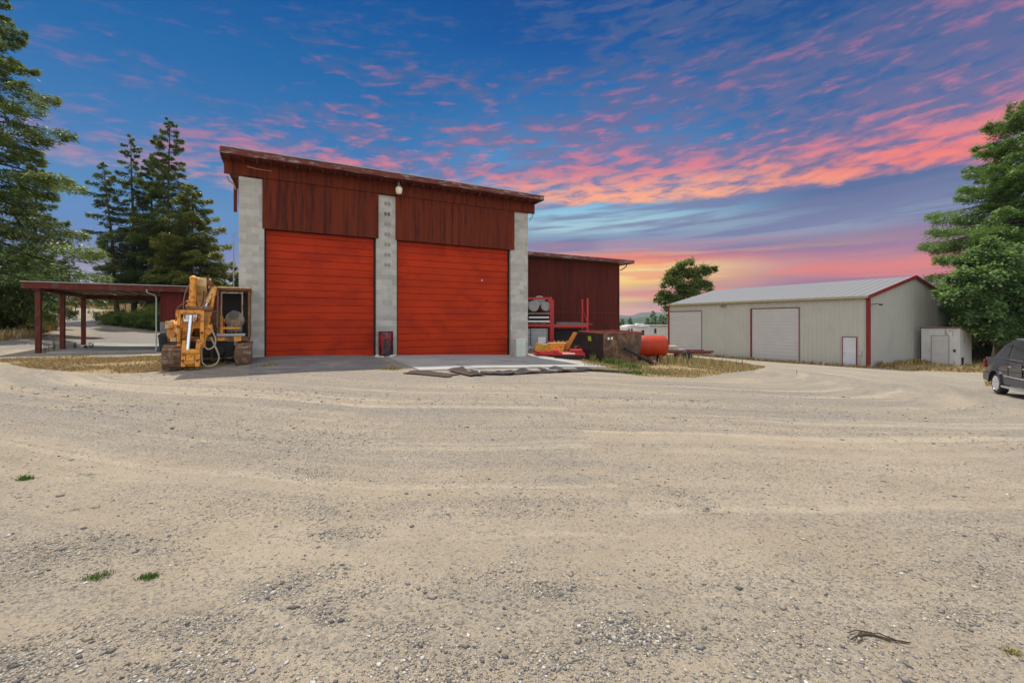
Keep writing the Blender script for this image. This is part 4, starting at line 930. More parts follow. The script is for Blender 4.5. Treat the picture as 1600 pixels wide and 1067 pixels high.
def skip():
    m = mat('black_worn_skip', (.085,.052,.036), .75, .0, var=.4, col2=(.23,.13,.07), c2scale=2.2, c2=(.44,.64), bump=.4)
    b = lay('skip_bin', 955, 568, 19.6, 'large rusty black tapered skip with open top and red lip', 'skip', rz=R(0))
    # footprint of the rim and of the floor, seen corner-on
    def q(px, Y, z): return Vector((xat(px, Y), Y, 0)) - Vector((b.location.x, b.location.y, 0)) + Vector((0,0,z))
    zt = 1.28
    T = [q(905,20.6,zt), q(943,18.7,zt-.04), q(1003,19.9,zt-.04), q(966,21.9,zt)]
    B = [q(919,20.2,.0), q(944,19.0,-.02), q(992,19.7,-.02), q(963,21.2,.0)]
    th = .06; cT = sum(T, Vector())/4; cB = sum(B, Vector())/4
    Ti = [p+(cT-p).normalized()*th for p in T]; Bi = [p+(cB-p).normalized()*th+Vector((0,0,th)) for p in B]
    # side flares: one bend at mid height
    Mi = [T[i].lerp(B[i], .55)+(T[i].lerp(B[i], .55)-cT.lerp(cB,.55)).normalized()*.10 for i in range(4)]
    vs = T+Mi+B+Ti+Bi; f = []
    for i in range(4):
        j = (i+1)%4; f += [(i,j,4+j,4+i),(4+i,4+j,8+j,8+i),(i,12+i,12+j,j),(12+i,16+i,16+j,12+j)]
    f += [(8,9,10,11),(16,17,18,19)]
    MB().add(vs, f).build('shell', m, b)
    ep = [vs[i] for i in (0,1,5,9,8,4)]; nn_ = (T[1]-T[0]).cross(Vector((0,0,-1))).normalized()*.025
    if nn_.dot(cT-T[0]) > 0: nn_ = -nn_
    MB().add([vs[i]+k*nn_ for k in (0,1) for i in (0,1,4,5,8,9)], [(0,1,3,2),(2,3,5,4),(6,8,9,7),(8,10,11,9),(0,2,8,6),(2,4,10,8),(1,7,9,3),(3,9,11,5),(0,6,7,1),(4,5,11,10)]).build('shaded_end_plate', mat_cache('black_shade_paint', (.018,.014,.012), .7, col2=(.05,.03,.02), c2scale=2, c2=(.5,.7)), b)  # plate added to put the left face's deep shade into black paint
    lip = MB()
    for i in range(4): lip.bar(T[i]+Vector((0,0,.03)), T[(i+1)%4]+Vector((0,0,.03)), .07, .06)
    lip.build('lip', mat_cache('dull_red_lip', (.26,.06,.045), .7, var=.3), b)
    for k in (.33, .7):
        a = T[1].lerp(T[2], k); c = B[1].lerp(B[2], k); mm = Mi[1].lerp(Mi[2], k)
        rb = MB(); rb.bar(a+Vector((0,-.02,-.06)), mm+Vector((0,-.03,0)), .05).bar(mm+Vector((0,-.03,0)), c+Vector((0,-.03,.03)), .05); rb.build('rib', m, b)
    # paint marks
    n = (T[1]-T[0]).cross(Vector((0,0,1))).normalized(); 
    def patch(i, k, z0, z1, w, mt):
        a = T[i].lerp(T[(i+1)%4], k); e = (T[(i+1)%4]-T[i]).normalized(); nn = e.cross(Vector((0,0,1))).normalized()
        c = a+nn*.02
        dz = Mi[i].lerp(Mi[(i+1)%4], k)-a; u0, u1 = (zt-z1)/(-dz.z), (zt-z0)/(-dz.z)
        p0, p1 = a+dz*u0+nn*.015, a+dz*u1+nn*.015
        MB().add([p0-e*w, p0+e*w, p1+e*w, p1-e*w, p0-e*w+nn*.01, p0+e*w+nn*.01, p1+e*w+nn*.01, p1-e*w+nn*.01], [(0,1,2,3),(4,5,6,7),(0,1,5,4),(1,2,6,5),(2,3,7,6),(3,0,4,7)]).build('paint_mark', mt, b)
    patch(0, .45, zt-.34, zt-.14, .13, mat_cache('lime_mark', (.32,.40,.04)))
    patch(1, .12, zt-.24, zt-.14, .05, M['white']); patch(1, .2, zt-.24, zt-.13, .05, mat_cache('cream_mark', (.7,.68,.4)))
    # red tank behind it
    t = lay('red_tank', 1022, 556, 21.6, 'bright red horizontal steel tank behind the skip', 'tank')
    r = .50; xl, xr = xat(985,21.6)-t.location.x, xat(1043,21.6)-t.location.x; L_ = xr-xl
    tm = mat('bright_red_tank_paint', (.40,.034,.006), .55, var=.18, vscale=2, col2=(.34,.012,.012), c2scale=1.6, c2=(.5,.7), bump=.1, bscale=12)
    zc = EYE+(HZ-540.5)/F*21.6 - t.location.z
    MB().lathe((xl,0,zc),(1,0,.0),[(0,.1),(.06,r*.7),(.16,r*.93),(.26,r),(L_*.5,r),(L_*.5+.01,r+.01),(L_*.5+.04,r+.01),(L_*.5+.05,r),(L_-.26,r),(L_-.16,r*.95),(L_-.07,r*.74),(L_-.02,r*.4),(L_,.03)],32).build('shell', tm, t, smooth=True)
    MB().box(xl+.4,xl+.55,-.35,.35,0,zc-r*.8).box(xr-.5,xr-.35,-.35,.35,0,zc-r*.8).build('cradle', M['rust'], t)
    MB().lathe((xl+L_*.6,0,zc+r-.01),(0,0,1),[(0,.06),(.04,.06),(.05,.02)],12).build('filler_cap', M['steel'], t)
    # red things standing on the ground behind the skip rim
    k = lay('red_machine', 962, 560, 23.4, 'row of small red valves and rods showing above the skip rim', 'implement')
    zz = EYE+(HZ-523)/F*23.4-k.location.z
    MB().box(-.9,.75,-.2,.2,.3,zz+.05).build('base', M['red'], k, bevel=.02)
    s = MB()
    for i, x in enumerate((-.75,-.52,-.2,.05,.3,.6)): s.path([(x,0,zz),(x+.03,0,zz+.16+.05*(i%3))], [.06,.03], 8)
    s.build('valve_row', M['red'], k)
    k = lay('jerry_can', 970, 560, 24.4, 'pale can behind the skip near the dark red wall corner', 'can')
    zz = EYE+(HZ-516)/F*24.4-k.location.z
    MB().box(-.14,.16,-.1,.1,zz-.45,zz-.06).build('body', M['white'], k, bevel=.03); MB().box(-.2,.22,-.15,.15,0,zz-.453).build('crate', M['wood_red'], k)
    MB().lathe((0,0,zz-.06),(0,0,1),[(0,.05),(.06,.04)],10).build('spout', M['dark'], k)
    # pipe and log on the ground
    p = onground(1018, 571); q_ = at(976, 549, 19.0)
    k = thing('steel_pipe', p, 0, 'dark steel pipe leaning from the skip to the dry ground', 'pipe')
    a = Vector((0,0,.12)); e = q_-p; o_ = MB().path([a, a+e*.5, a+e], [.055,.055,.055], 14, cap=False).path([a-e.normalized()*.02, a+e.normalized()*.25], [.085,.085], 14)
    o_.build('pipe', M['black'], k, smooth=True)
    MB().lathe(a-e.normalized()*.18, e, [(0,.10),(.02,.15),(.10,.15),(.12,.11),(.2,.1)], 16).build('coupling', M['rust'], k, smooth=True)
    p = onground(1003, 563)
    k = thing('log', p, R(-22), 'short grey barkless log lying beside the dark pipe', 'log')
    MB().path([(-.45,0,.14),(0,.03,.15),(.6,-.02,.13)], [.14,.13,.11], 12).build('log', mat_cache('grey_log', (.36,.32,.28), .9, var=.3, bump=.5), k, smooth=True)
    # trailer chassis
    k = lay('flatbed_trailer', 1070, 560, 24.6, 'low rusty trailer chassis with planks in tall dry grass', 'trailer', rz=R(-9))
    x0, x1 = -1.0, 1.15; zf = EYE+(HZ-549)/F*24.6-k.location.z
    fr = MB().bar((x0,-.7,zf),(x1,-.7,zf),.08,.12).bar((x0,.7,zf),(x1,.7,zf),.08,.12)
    for i in range(4): x = x0+.1+(x1-x0-.2)*i/3; fr.bar((x,-.66,zf),(x,.66,zf),.07,.08)
    fr.build('frame', mat_cache('dark_red_chassis', (.16,.03,.03), .7, var=.3), k)
    MB().box(x0-.35, x0+.95, -.6, .6, zf+.065, zf+.12).build('plank', mat_cache('grey_planks', (.20,.18,.16), .9), k)
    MB().box(x0-.30, x0+.55, -.5, .4, zf+.125, zf+.30).build('timber', mat_cache('pale_timber', (.40,.33,.25), .9, var=.2), k)
    MB().bar((.2,-.9,zf+.03),(1.2,-.95,zf+.06),.1).build('rail', mat_cache('dark_red_chassis', (.16,.03,.03), .7, var=.3), k)
    for y in (-.82,.82):
        wl = MB().lathe((-.1,y,.3),(0,1,0),[(-.09,.16),(-.08,.28),(-.05,.31),(.05,.31),(.08,.28),(.09,.16)],20).build('wheel', M['black'], k, smooth=True)
        MB().lathe((-.1,y,.3),(0,1,0),[(-.07,.15),(.07,.15)],14).build('rim', M['rust'], wl)
skip()

def caravan():
    Y = 53; X0 = xat(979, Y); g = g1(X0, Y)
    b = thing('caravan', (X0, Y, g), R(6), 'white caravan parked beyond the red tank', 'caravan')
    zt = EYE+(HZ-508)/F*Y-g; L_ = 7.4; wm = mat_cache('caravan_white', (.60,.58,.55), .5)
    MB().prism([(0,.5),(0,zt-.25),(.12,zt-.05),(.9,zt+.04),(1.6,zt-.08),(2.2,zt-.02),(3.0,zt-.0),(L_,zt-.0),(L_,.5)], 'y', 0, 2.3).build('body', wm, b, bevel=.05)
    MB().prism([(1.45,zt-.04),(1.6,zt+.20),(2.35,zt+.20),(2.5,zt+.0)], 'y', .8, 1.5).build('air_conditioner', wm, b, bevel=.03)
    for x0, x1, z0, z1 in ((.22,.38,zt-1.05,zt-.42),(.52,.72,zt-.95,zt-.40),(1.75,2.10,zt-1.2,zt-.58),(3.3,3.55,zt-.95,zt-.40)):
        MB().box(x0,x1,-.02,-.004,z0,z1).build('window', M['glass'], b)
    MB().prism([(.5,zt-.18),(1.6,zt-.25),(2.5,zt-.22),(2.5,zt-.28),(1.6,zt-.31),(.5,zt-.22)], 'y', -.02, -.004).build('stripe', mat_cache('grey_stripe', (.2,.2,.24)), b)
    MB().box(2.7, 5.4, -.12, -.02, zt-.12, zt-.04).build('awning', mat_cache('grey_stripe', (.2,.2,.24)), b)
    for x in (2.5, 3.4): MB().lathe((x,.2,.33),(0,1,0),[(-.1,.2),(-.1,.33),(.1,.33),(.1,.2)],18).build('wheel', M['black'], b)
caravan()

def mats():
    gm = [mat_cache('dusty_brown_rubber', (.055,.036,.026), .9, var=.3, bump=.3), mat_cache('dusty_dark_rubber', (.024,.021,.019), .85, var=.3, col2=(.06,.05,.042), c2scale=3, bump=.3)]
    edge = mat_cache('pale_worn_edge', (.42,.40,.36), .8)
    spec = [ (640,582,708,588,.62,0,.02,'long flat brown rubber mat at the left end of the row'), (708,580,748,588,.50,0,.07,'short crumpled brown rubber mat riding on its neighbours'),
             (736,584,802,585,.50,1,.05,'dark rubber mat with a pale folded edge'), (780,585,858,582,.55,1,.10,'buckled dark rubber mat at the middle of the row'),
             (846,581,912,580,.60,1,.11,'dark rubber mat humped up at its left end'), (902,578,992,583,.60,1,.03,'long dark rubber mat beside the green weeds')]
    for k, (pa, ya, pb, yb, wd, mi, amp, lb) in enumerate(spec):
        A = onground(pa, ya); B = onground(pb, yb); d = (B-A); L_ = d.length; rz = math.atan2(d.y, d.x)
        o = thing('rubber_mat', A, rz, lb, 'mat', 'rubber mats in front of the apron')
        nx, ny = 28, 8; v = []; ca, sa = math.cos(rz), math.sin(rz)
        lift = .012+.012*(k % 3)
        for s in (1, 0):
            for j in range(ny+1):
                for i in range(nx+1):
                    x = L_*i/nx; y = -wd/2+wd*j/ny + .03*math.sin(x*3+k)
                    x2 = x+.05*math.sin(j*.9+k*2)
                    h = amp*max(0, math.sin(x*4.2+k*1.3))**2*(.35+.65*j/ny) + amp*.5*math.exp(-((x-.08)/.14)**2)*(j/ny)
                    wx, wy = A.x+ca*x2-sa*y, A.y+sa*x2+ca*y
                    v.append((x2, y, g1(wx, wy)-A.z+lift+h+s*.02))
        N = (nx+1)*(ny+1); I = lambda i,j,s: s*N+j*(nx+1)+i; f = []
        for j in range(ny):
            for i in range(nx): f += [(I(i,j,0),I(i+1,j,0),I(i+1,j+1,0),I(i,j+1,0)), (I(i,j,1),I(i,j+1,1),I(i+1,j+1,1),I(i+1,j,1))]
        for i in range(nx): f += [(I(i,0,0),I(i,0,1),I(i+1,0,1),I(i+1,0,0)),(I(i,ny,0),I(i+1,ny,0),I(i+1,ny,1),I(i,ny,1))]
        for j in range(ny): f += [(I(0,j,0),I(0,j+1,0),I(0,j+1,1),I(0,j,1)),(I(nx,j,0),I(nx,j,1),I(nx,j+1,1),I(nx,j+1,0))]
        MB().add(v, f).build('sheet', gm[mi], o, smooth=True)
        if k in (2, 4):
            pts = [Vector(v[I(3, j, 0)])+Vector((.0,0,.012)) for j in range(ny+1)]
            MB().path([p+Vector((.0+.16*(1-j/ny),0,0)) for j, p in enumerate(pts)], .018, 6).build('worn_edge', edge, o)
mats()

# ------------------------------------------------------------------ pickup
def pickup():
    hd = Vector((-.466,-.885,0)).normalized(); lf = Vector((-hd.y, hd.x, 0))
    cr = Vector((xat(1537, 18.2), 18.2, 0)); o = cr+lf*1.0; z = g1(o.x+hd.x*1.2, o.y+hd.y*1.2)
    rz = math.atan2(hd.y, hd.x)
    zt = EYE-(615-HZ)/F*17.3
    b = thing('pickup_truck', (o.x, o.y, zt+.0), rz, 'dark grey four door pickup with chrome wheels at the right edge of the yard', 'pickup')
    pm = mat('dark_metallic_paint', (.014,.018,.028), .25, .0, var=.06, spec=.4, coat=.6)
    def arch(cx, r, z0, n=10): return [(cx-r*math.cos(math.pi*k/n), max(z0, .40+r*math.sin(math.pi*k/n))) for k in range(n+1)]
    zb = .42
    lower = [(0.02,.5),(.45,zb)]+[(.98-.47*math.cos(math.pi*k/12), max(zb,.40+.47*math.sin(math.pi*k/12))) for k in range(13)]+[(1.6,zb),(3.9,zb)]+[(4.46-.47*math.cos(math.pi*k/12), max(zb,.40+.47*math.sin(math.pi*k/12))) for k in range(13)]+[(5.0,zb),(5.6,.45),(5.64,.9),(5.5,1.12),(4.5,1.22),(4.2,1.26),(1.7,1.28),(.9,1.33),(.12,1.33),(.03,1.2)]
    # body sides with tumblehome: lofted outline at four half-widths
    n = len(lower); vs = []; rings = [(-1.0,0.0),(-.955,1),(0,1),(.955,1),(1.0,0)]
    def widen(p, s):
        w = .99 - (.05 if p[0] < .1 or p[0] > 5.45 else 0)
        return (p[0], s*w, p[1])
    for s in (-1, 1): vs += [widen(p, s) for p in lower]
    f = [tuple(range(n))[::-1], tuple(range(n, 2*n))]+[(i,(i+1)%n,(i+1)%n+n,i+n) for i in range(n)]
    body = MB().add(vs, f).build('body', pm, b, bevel=.035, seg=3)
    # cab
    gh = [(.55,1.30),(1.25,1.84),(1.75,2.02),(3.0,2.05),(3.45,1.98),(4.35,1.24)]
    vs = []
    for s in (-1, 1):
        for x, z_ in gh: vs.append((x, s*(.93 if z_ < 1.4 else .93-.20*(z_-1.3)), z_))
    m = len(gh)
    cabn = MB().add(vs, [tuple(range(m))[::-1], tuple(range(m,2*m))]+[(i,(i+1)%m,(i+1)%m+m,i+m) for i in range(m)]).build('cab', pm, b, bevel=.03, seg=3)
    def side(poly, name, mt, off=.004, parent=cabn, th=.006):
        for s in (-1,):
            pts = [Vector((x, s*((.93-.20*(z_-1.3))+off), z_)) for x, z_ in poly]; k = len(pts)
            q2 = [p+Vector((0,s*th,0)) for p in pts]
            MB().add([*pts,*q2], [tuple(range(k)), tuple(range(k,2*k))]+[(i,(i+1)%k,(i+1)%k+k,i+k) for i in range(k)]).build(name, mt, parent)
    for sg in (1,):
        side([(1.98,1.37),(2.04,1.84),(2.18,1.92),(2.86,1.94),(2.86,1.37)], 'window', M['glass'])
        side([(2.98,1.37),(2.98,1.94),(3.36,1.89),(3.95,1.37)], 'window', M['glass'])
        side([(1.05,1.42),(1.50,1.80),(1.84,1.88),(1.76,1.42)], 'window', M['glass'])
        side([(1.90,1.30),(1.96,1.34),(1.98,1.36),(2.86,1.36),(2.86,1.34),(1.96,1.33)], 'window_trim', M['chrome'], .011)
    MB().box(3.5,3.72,-1.18,-.93,1.28,1.46).build('mirror', pm, cabn, bevel=.03)
    # doors as panels with shut lines
    dk = mat_cache('shut_line', (.006,.006,.006))
    for x in (1.93, 2.92, 4.05): MB().box(x-.007, x+.007, -.9925, -.96, .55, 1.22).build('shut_line', dk, body)
    tm = mat_cache('silver_trim', (.55,.56,.58), .25, metal=.7)
    MB().box(1.72, 3.95, -1.028, -1.002, .72, .765).build('side_trim', tm, body, bevel=.006)
    MB().box(1.72, 3.95, -1.022, -1.002, .46, .70).build('lower_cladding', mat_cache('grey_cladding', (.06,.06,.065), .4), body, bevel=.01)
    for x in (2.05, 3.05): MB().box(x, x+.2, -1.035, -.985, 1.075, 1.115).build('door_handle', tm, body, bevel=.01)
    MB().box(1.75, 3.95, -1.12, -.93, .33, .40).build('running_board', tm, b, bevel=.02)
    MB().box(-.10, .44, -1.0, 1.0, .42, .78).build('rear_bumper', pm, b, bevel=.05, seg=3)
    for s in (-1, 1): MB().box(-.012, .12, *( (-1.012,-.88) if s < 0 else (.88,1.012)), .92, 1.24).build('tail_light', mat_cache('tail_red', (.22,.01,.01), .2), b, bevel=.02)
    # flared lips
    for cx in (.98, 4.46):
        a = MB()
        for k in range(12):
            t0, t1 = math.pi*k/12, math.pi*(k+1)/12
            a.bar((cx-.50*math.cos(t0),-1.01,.40+.50*math.sin(t0)), (cx-.50*math.cos(t1),-1.01,.40+.50*math.sin(t1)), .05, .06, up=(0,1,0))
        a.build('arch_lip', pm, body)
    MB().bar((1.8,-.70,2.07),(3.2,-.70,2.09),.035).bar((1.8,.70,2.07),(3.2,.70,2.09),.035).bar((2.0,-.7,2.075),(2.0,.7,2.075),.03).build('roof_rail', tm, cabn)
    MB().box(.12, .75, -.86, .86, 1.332, 1.35).build('bed_cover', M['black'], b)
    rimm = mat_cache('polished_rim', (.68,.69,.72), .22, metal=.8)
    for cx in (.98, 4.46):
        for s in (-1, 1):
            w = MB().lathe((cx, s*.98, .40), (0, -s, 0), [(0,.27),(.0,.36),(.03,.395),(.08,.40),(.2,.40),(.25,.38),(.26,.26)], 36).build('wheel', M['black'], b, smooth=True)
            rr = MB().lathe((cx, s*.985, .40), (0, -s, 0), [(.0,.275),(-.006,.268),(.02,.255),(.10,.25)], 30)
            for k in range(7):
                a0 = 2*math.pi*k/7; c0, s0 = math.cos(a0), math.sin(a0)
                rr.bar((cx+.05*c0, s*.965, .40+.05*s0), (cx+.262*c0, s*.975, .40+.262*s0), .055, .03, up=(0,1,0))
            rr.lathe((cx, s*.99, .40), (0,-s,0), [(0,.05),(.01,.065),(.06,.07)], 16).build('rim', rimm, w)
            MB().lathe((cx, s*.93, .40), (0,-s,0), [(0,.24),(.03,.24)], 24).build('brake_disc', M['dark'], w)
    MB().box(.2, 5.4, -.8, .8, .40, .60).build('underbody', M['dark'], b)
pickup()

# ------------------------------------------------------------------ trees
M['needle'] = mat_leaf('conifer_needles', .6); M['leaf'] = mat_leaf('broad_leaves', 1.0)
M['bark'] = mat('rough_bark', (.095,.065,.045), .95, var=.35, vscale=5, stretch=(1,1,.25), bump=.5, bscale=12)
M['bark_grey'] = mat('grey_bark', (.20,.17,.14), .95, var=.3, vscale=5, stretch=(1,1,.3), bump=.4, bscale=12)
def quads(c, d, n_, L, Wd):
    """diamond leaves: centre c, long axis d, normal-ish n_, length L, width Wd (arrays)"""
    d = d/np.linalg.norm(d, axis=1, keepdims=True); s = np.cross(d, n_); s /= np.linalg.norm(s, axis=1, keepdims=True)+1e-9
    L = L[:,None]; Wd = Wd[:,None]
    v = np.stack([c-d*L*.5, c+s*Wd*.5-d*L*.05, c+d*L*.5, c-s*Wd*.5-d*L*.05], 1)
    return v.reshape(-1,3), np.arange(len(c)*4).reshape(-1,4)
def conifer(name, loc, H, rad, crown0, nb, per, seed, label, group=None, cats='tree', c0=(.018,.045,.014), c1=(.06,.115,.028), lean=(0,0), leaf=.34, shape=1.0, sparse=0.0, droop=.30, gap=0, cut=None):
    r = np.random.default_rng(seed)
    b = thing(name, loc, 0, label, cats, group)
    tk = MB(); pts = []
    for i in range(9):
        t = i/8; pts.append((lean[0]*t*H+.08*math.sin(t*7+seed), lean[1]*t*H, -.3+t*(H+.1)))
    tr = .013*H+.05
    tk.path(pts, [tr*(1-.93*(i/8)**.9) for i in range(9)], 10)
    V, Fc, Cc = [], [], []; off = 0
    for k in range(nb):
        u = (k+r.random())/nb; h = crown0+(1-crown0)*u
        prof = (1-u)**(.75*shape)*(.55+.45*min(1, u/.16+.35))
        L = rad*prof*r.uniform(.50, 1.15)+.25
        if r.random() < sparse: L *= r.uniform(.25,.6)
        a = k*2.39996+r.uniform(-.5,.5)
        ca, sa = math.cos(a), math.sin(a)
        ox, oy, oz = lean[0]*h*H, lean[1]*h*H, h*H
        up = (.35*u-.12)+r.uniform(-.08,.1)
        m = 7; bp = []
        for j in range(m+1):
            t = j/m; bp.append((ox+ca*L*t, oy+sa*L*t, oz+L*(up*t-droop*t*t*1.0*(1-u*.5)+.16*t**3)))
        if L > .5: tk.path([bp[0], bp[2], bp[4], bp[6]], [.012*L+.012, .009*L+.009, .006*L+.006, .003], 4, cap=False)
        n = int(1.55*per*L*(.5+.5*L/rad)*r.uniform(.6,1.2))+14
        t = 1-(r.random(n)**1.35)*(.88-.25*u); t = np.clip(t, .06, 1.03)
        base = np.stack([np.interp(t*m, range(m+1), [p[q] for p in bp]) for q in range(3)], 1)
        wd = L*.36*np.sin(np.clip(t,0,1)*math.pi*.86+.25)+.08
        # twigs leave both sides, grouped in little hanging fans
        ng = max(3, int(L*4.5)); grp = r.integers(0, ng, n); goff = r.uniform(-1,1,ng)[grp]; gt = r.uniform(-.12,.12,ng)[grp]
        lat = goff*wd+r.normal(0,.07,n)*L**.5; 
        side = np.array([-sa, ca, 0.0]); fw = np.array([ca, sa, 0.0])
        c = base+side*lat[:,None]+fw*(gt*L*.5)[:,None]
        c[:,2] += -np.abs(lat)*.28-r.random(n)**2*(.26+.045*L)*(1-u*.6)+r.normal(0,.055+.010*L,n)
        d = fw*(.75+r.normal(0,.3,n))[:,None]+side*(np.sign(lat)*.75+r.normal(0,.3,n))[:,None]; d[:,2] += r.normal(-.25,.38,n)
        nn = r.normal(0,.45,(n,3)); nn[:,2] += 1
        ll = leaf*.80*r.uniform(.5,1.35,n); v, f = quads(c, d, nn, ll, ll*r.uniform(.16,.32,n))
        V.append(v); Fc.append(f+off); off += len(v)
        mixv = np.clip(.28+.55*(t-.5)+r.normal(0,.16,n)+r.uniform(-.22,.22), 0, 1)[:,None]
        col = 1.55*(np.array(c0)*(1-mixv)+np.array(c1)*mixv); Cc.append(np.repeat(col, 4, 0))
    tk.build('trunk', M['bark'], b, smooth=True)
    npmesh('crown', np.concatenate(V), np.concatenate(Fc), M['needle'], b, np.concatenate(Cc))
    return b
def broadleaf(name, loc, H, blobs, seed, label, cat='tree', group=None, leaf=.2, per=900, c0=(.03,.065,.015), c1=(.10,.17,.035), trunk_r=.16, bark='bark', limbs=True, part='crown'):
    """blobs: (dx,dy,z,r) clumps of leaves; each clump breaks into smaller ones"""
    r = np.random.default_rng(seed); b = thing(name, loc, 0, label, cat, group)
    cx = sum(q[0] for q in blobs)/len(blobs); cy = sum(q[1] for q in blobs)/len(blobs); z0 = min(q[2] for q in blobs)
    if limbs:
        tk = MB(); fork = Vector((cx*.25, cy*.25, max(.25*H, z0*.7)))
        tk.path([(0,0,-.3),fork*.5+Vector((.05,0,0)),fork], [trunk_r*1.2,trunk_r,trunk_r*.85], 9)
        for q in blobs:
            e = Vector(q[:3]); mdl = fork.lerp(e, .5)+Vector((r.normal(0,.15), r.normal(0,.15), .12*q[3]))
            tk.path([fork, mdl, e], [trunk_r*.5, trunk_r*.28, trunk_r*.08], 6, cap=False)
            for _ in range(3):
                g = e+Vector(r.normal(0, q[3]*.45, 3)); tk.path([mdl, mdl.lerp(g,.6)+Vector((0,0,.1)), g], [trunk_r*.16,trunk_r*.09,.01], 4, cap=False)
        tk.build('trunk', M[bark], b, smooth=True)
    V, Fc, Cc = [], [], []; off = 0
    for q in blobs:
        ns = max(5, int(9*q[3]**1.2)+4)
        for s in range(ns):
            dv = r.normal(0,1,3); dv /= np.linalg.norm(dv); rr = q[3]*(.35+.72*r.random()**.6)
            cc = np.array(q[:3])+dv*rr*np.array([1,1,.85]); sr = q[3]*r.uniform(.22,.42)
            n = int(per*sr*r.uniform(.7,1.2))+10
            p = r.normal(0,1,(n,3)); p /= np.linalg.norm(p,axis=1,keepdims=True); p *= (r.random(n)**.5*np.where(r.random(n)<.25,1.9,1.15))[:,None]*sr*np.array([1.2,1.2,.8])
            d = p+r.normal(0,.4,(n,3))*sr; d[:,2] -= .45*sr
            nn = p*.6/sr+r.normal(0,.35,(n,3)); nn[:,2] += .9
            ll = leaf*r.uniform(.6,1.3,n); v, f = quads(cc+p, d, nn, ll, ll*r.uniform(.55,.85,n)); V.append(v); Fc.append(f+off); off += len(v)
            mv = np.clip(r.uniform(.15,.75)+r.normal(0,.2,n),0,1)[:,None]; Cc.append(np.repeat(1.25*(np.array(c0)*(1-mv)+np.array(c1)*mv),4,0))
    npmesh(part, np.concatenate(V), np.concatenate(Fc), M['leaf'], b, np.concatenate(Cc))
    return b
def spot(px, Y): X = xat(px, Y); return (X, Y, g1(X, Y))
def toph(py, loc): return EYE+(HZ-py)/F*loc[1]-loc[2]
GC = 'conifers standing along the far drive'
# big fir at the left edge
p = spot(-12, 25.5); conifer('conifer_tree', p, toph(-28, p), 5.6, .10, 105, 230, 3, 'huge dark fir filling the left edge of the photo', None, c0=(.024,.050,.016), c1=(.150,.185,.045), leaf=.36, droop=.34, shape=1.05)
p = spot(56, 33); conifer('conifer_tree', p, toph(236, p), 2.6, .10, 75, 200, 33, 'shorter fir tucked behind the huge left fir', None, c0=(.014,.04,.013), c1=(.12,.16,.035), leaf=.34, droop=.3)
p = spot(186, 44); conifer('conifer_tree', p, toph(252, p), 3.8, .20, 58, 190, 4, 'thin leaning fir with bare lower limbs, left of the fir group', GC, lean=(-.095,0), c0=(.012,.032,.012), c1=(.10,.125,.030), sparse=.35, leaf=.38)
p = spot(211, 46); conifer('conifer_tree', p, toph(211, p), 3.5, .20, 68, 200, 5, 'slender fir with see-through crown, second from left in the fir group', GC, lean=(-.02,0), c0=(.012,.034,.012), c1=(.10,.125,.030), sparse=.3, leaf=.38)
p = spot(238, 47); conifer('conifer_tree', p, toph(240, p), 4.0, .10, 85, 250, 6, 'dense dark fir standing between the slender fir and the tallest fir', GC, c0=(.012,.034,.012), c1=(.10,.125,.030), leaf=.38)
p = spot(264, 45); conifer('conifer_tree', p, toph(186, p), 4.5, .08, 110, 240, 7, 'tallest pointed fir of the group behind the carport', GC, c0=(.014,.038,.012), c1=(.11,.135,.030), sparse=.15, leaf=.38, shape=.95)
p = spot(300, 43); conifer('conifer_tree', p, toph(290, p), 4.4, .05, 105, 290, 8, 'broad yellow-green fir right of the tallest fir', GC, c0=(.030,.050,.010), c1=(.19,.18,.03), leaf=.36, shape=.8)
p = spot(352, 45)
broadleaf('broadleaf_tree', p, 6, [(-1.2,0,4.6,.9),(-.2,.3,5.6,.8),(.7,0,4.0,.8),(0,0,3.0,.9),(-1.0,0,2.8,.8)], 21, 'thin airy tree behind the excavator cab', leaf=.2, per=260, c0=(.04,.06,.02), c1=(.13,.16,.05), trunk_r=.1)
p = spot(108, 62); conifer('conifer_tree', p, toph(400, p), 2.2, .05, 40, 120, 9, 'small distant fir between the left firs', None, leaf=.4)
# right side: fir and maple
p = spot(1618, 37); conifer('conifer_tree', p, toph(158, p), 9.2, .08, 240, 280, 10, 'bright green fir rising at the right edge of the photo', None, c0=(.022,.065,.012), c1=(.11,.19,.035), leaf=.34, droop=.30, shape=.68)
p = spot(1556, 33.0)
bl = [(-.9,0,8.1,1.0),(.8,.3,8.0,1.2),(-2.9,-.5,5.6,1.2),(-2.0,0,6.7,1.2),(-.9,-.6,7.0,1.3),(.8,-.5,6.2,1.5),(2.4,0,5.8,1.5),(-1.9,-.8,3.6,1.1),(-1.2,-1.3,5.4,1.6),(.9,-1.4,4.6,1.8),(2.6,-.9,3.6,1.6),(-.9,-1.3,2.5,1.2),(.5,-1.6,2.3,1.3),(2.2,-1.2,1.9,1.1),(4.2,0,4.6,1.7),(4.2,0,2.4,1.3)]
broadleaf('maple_tree', p, 9, bl, 31, 'leafy green maple behind the small white shed and pickup', leaf=.23, per=900, c0=(.03,.075,.018), c1=(.17,.27,.10), trunk_r=.3)
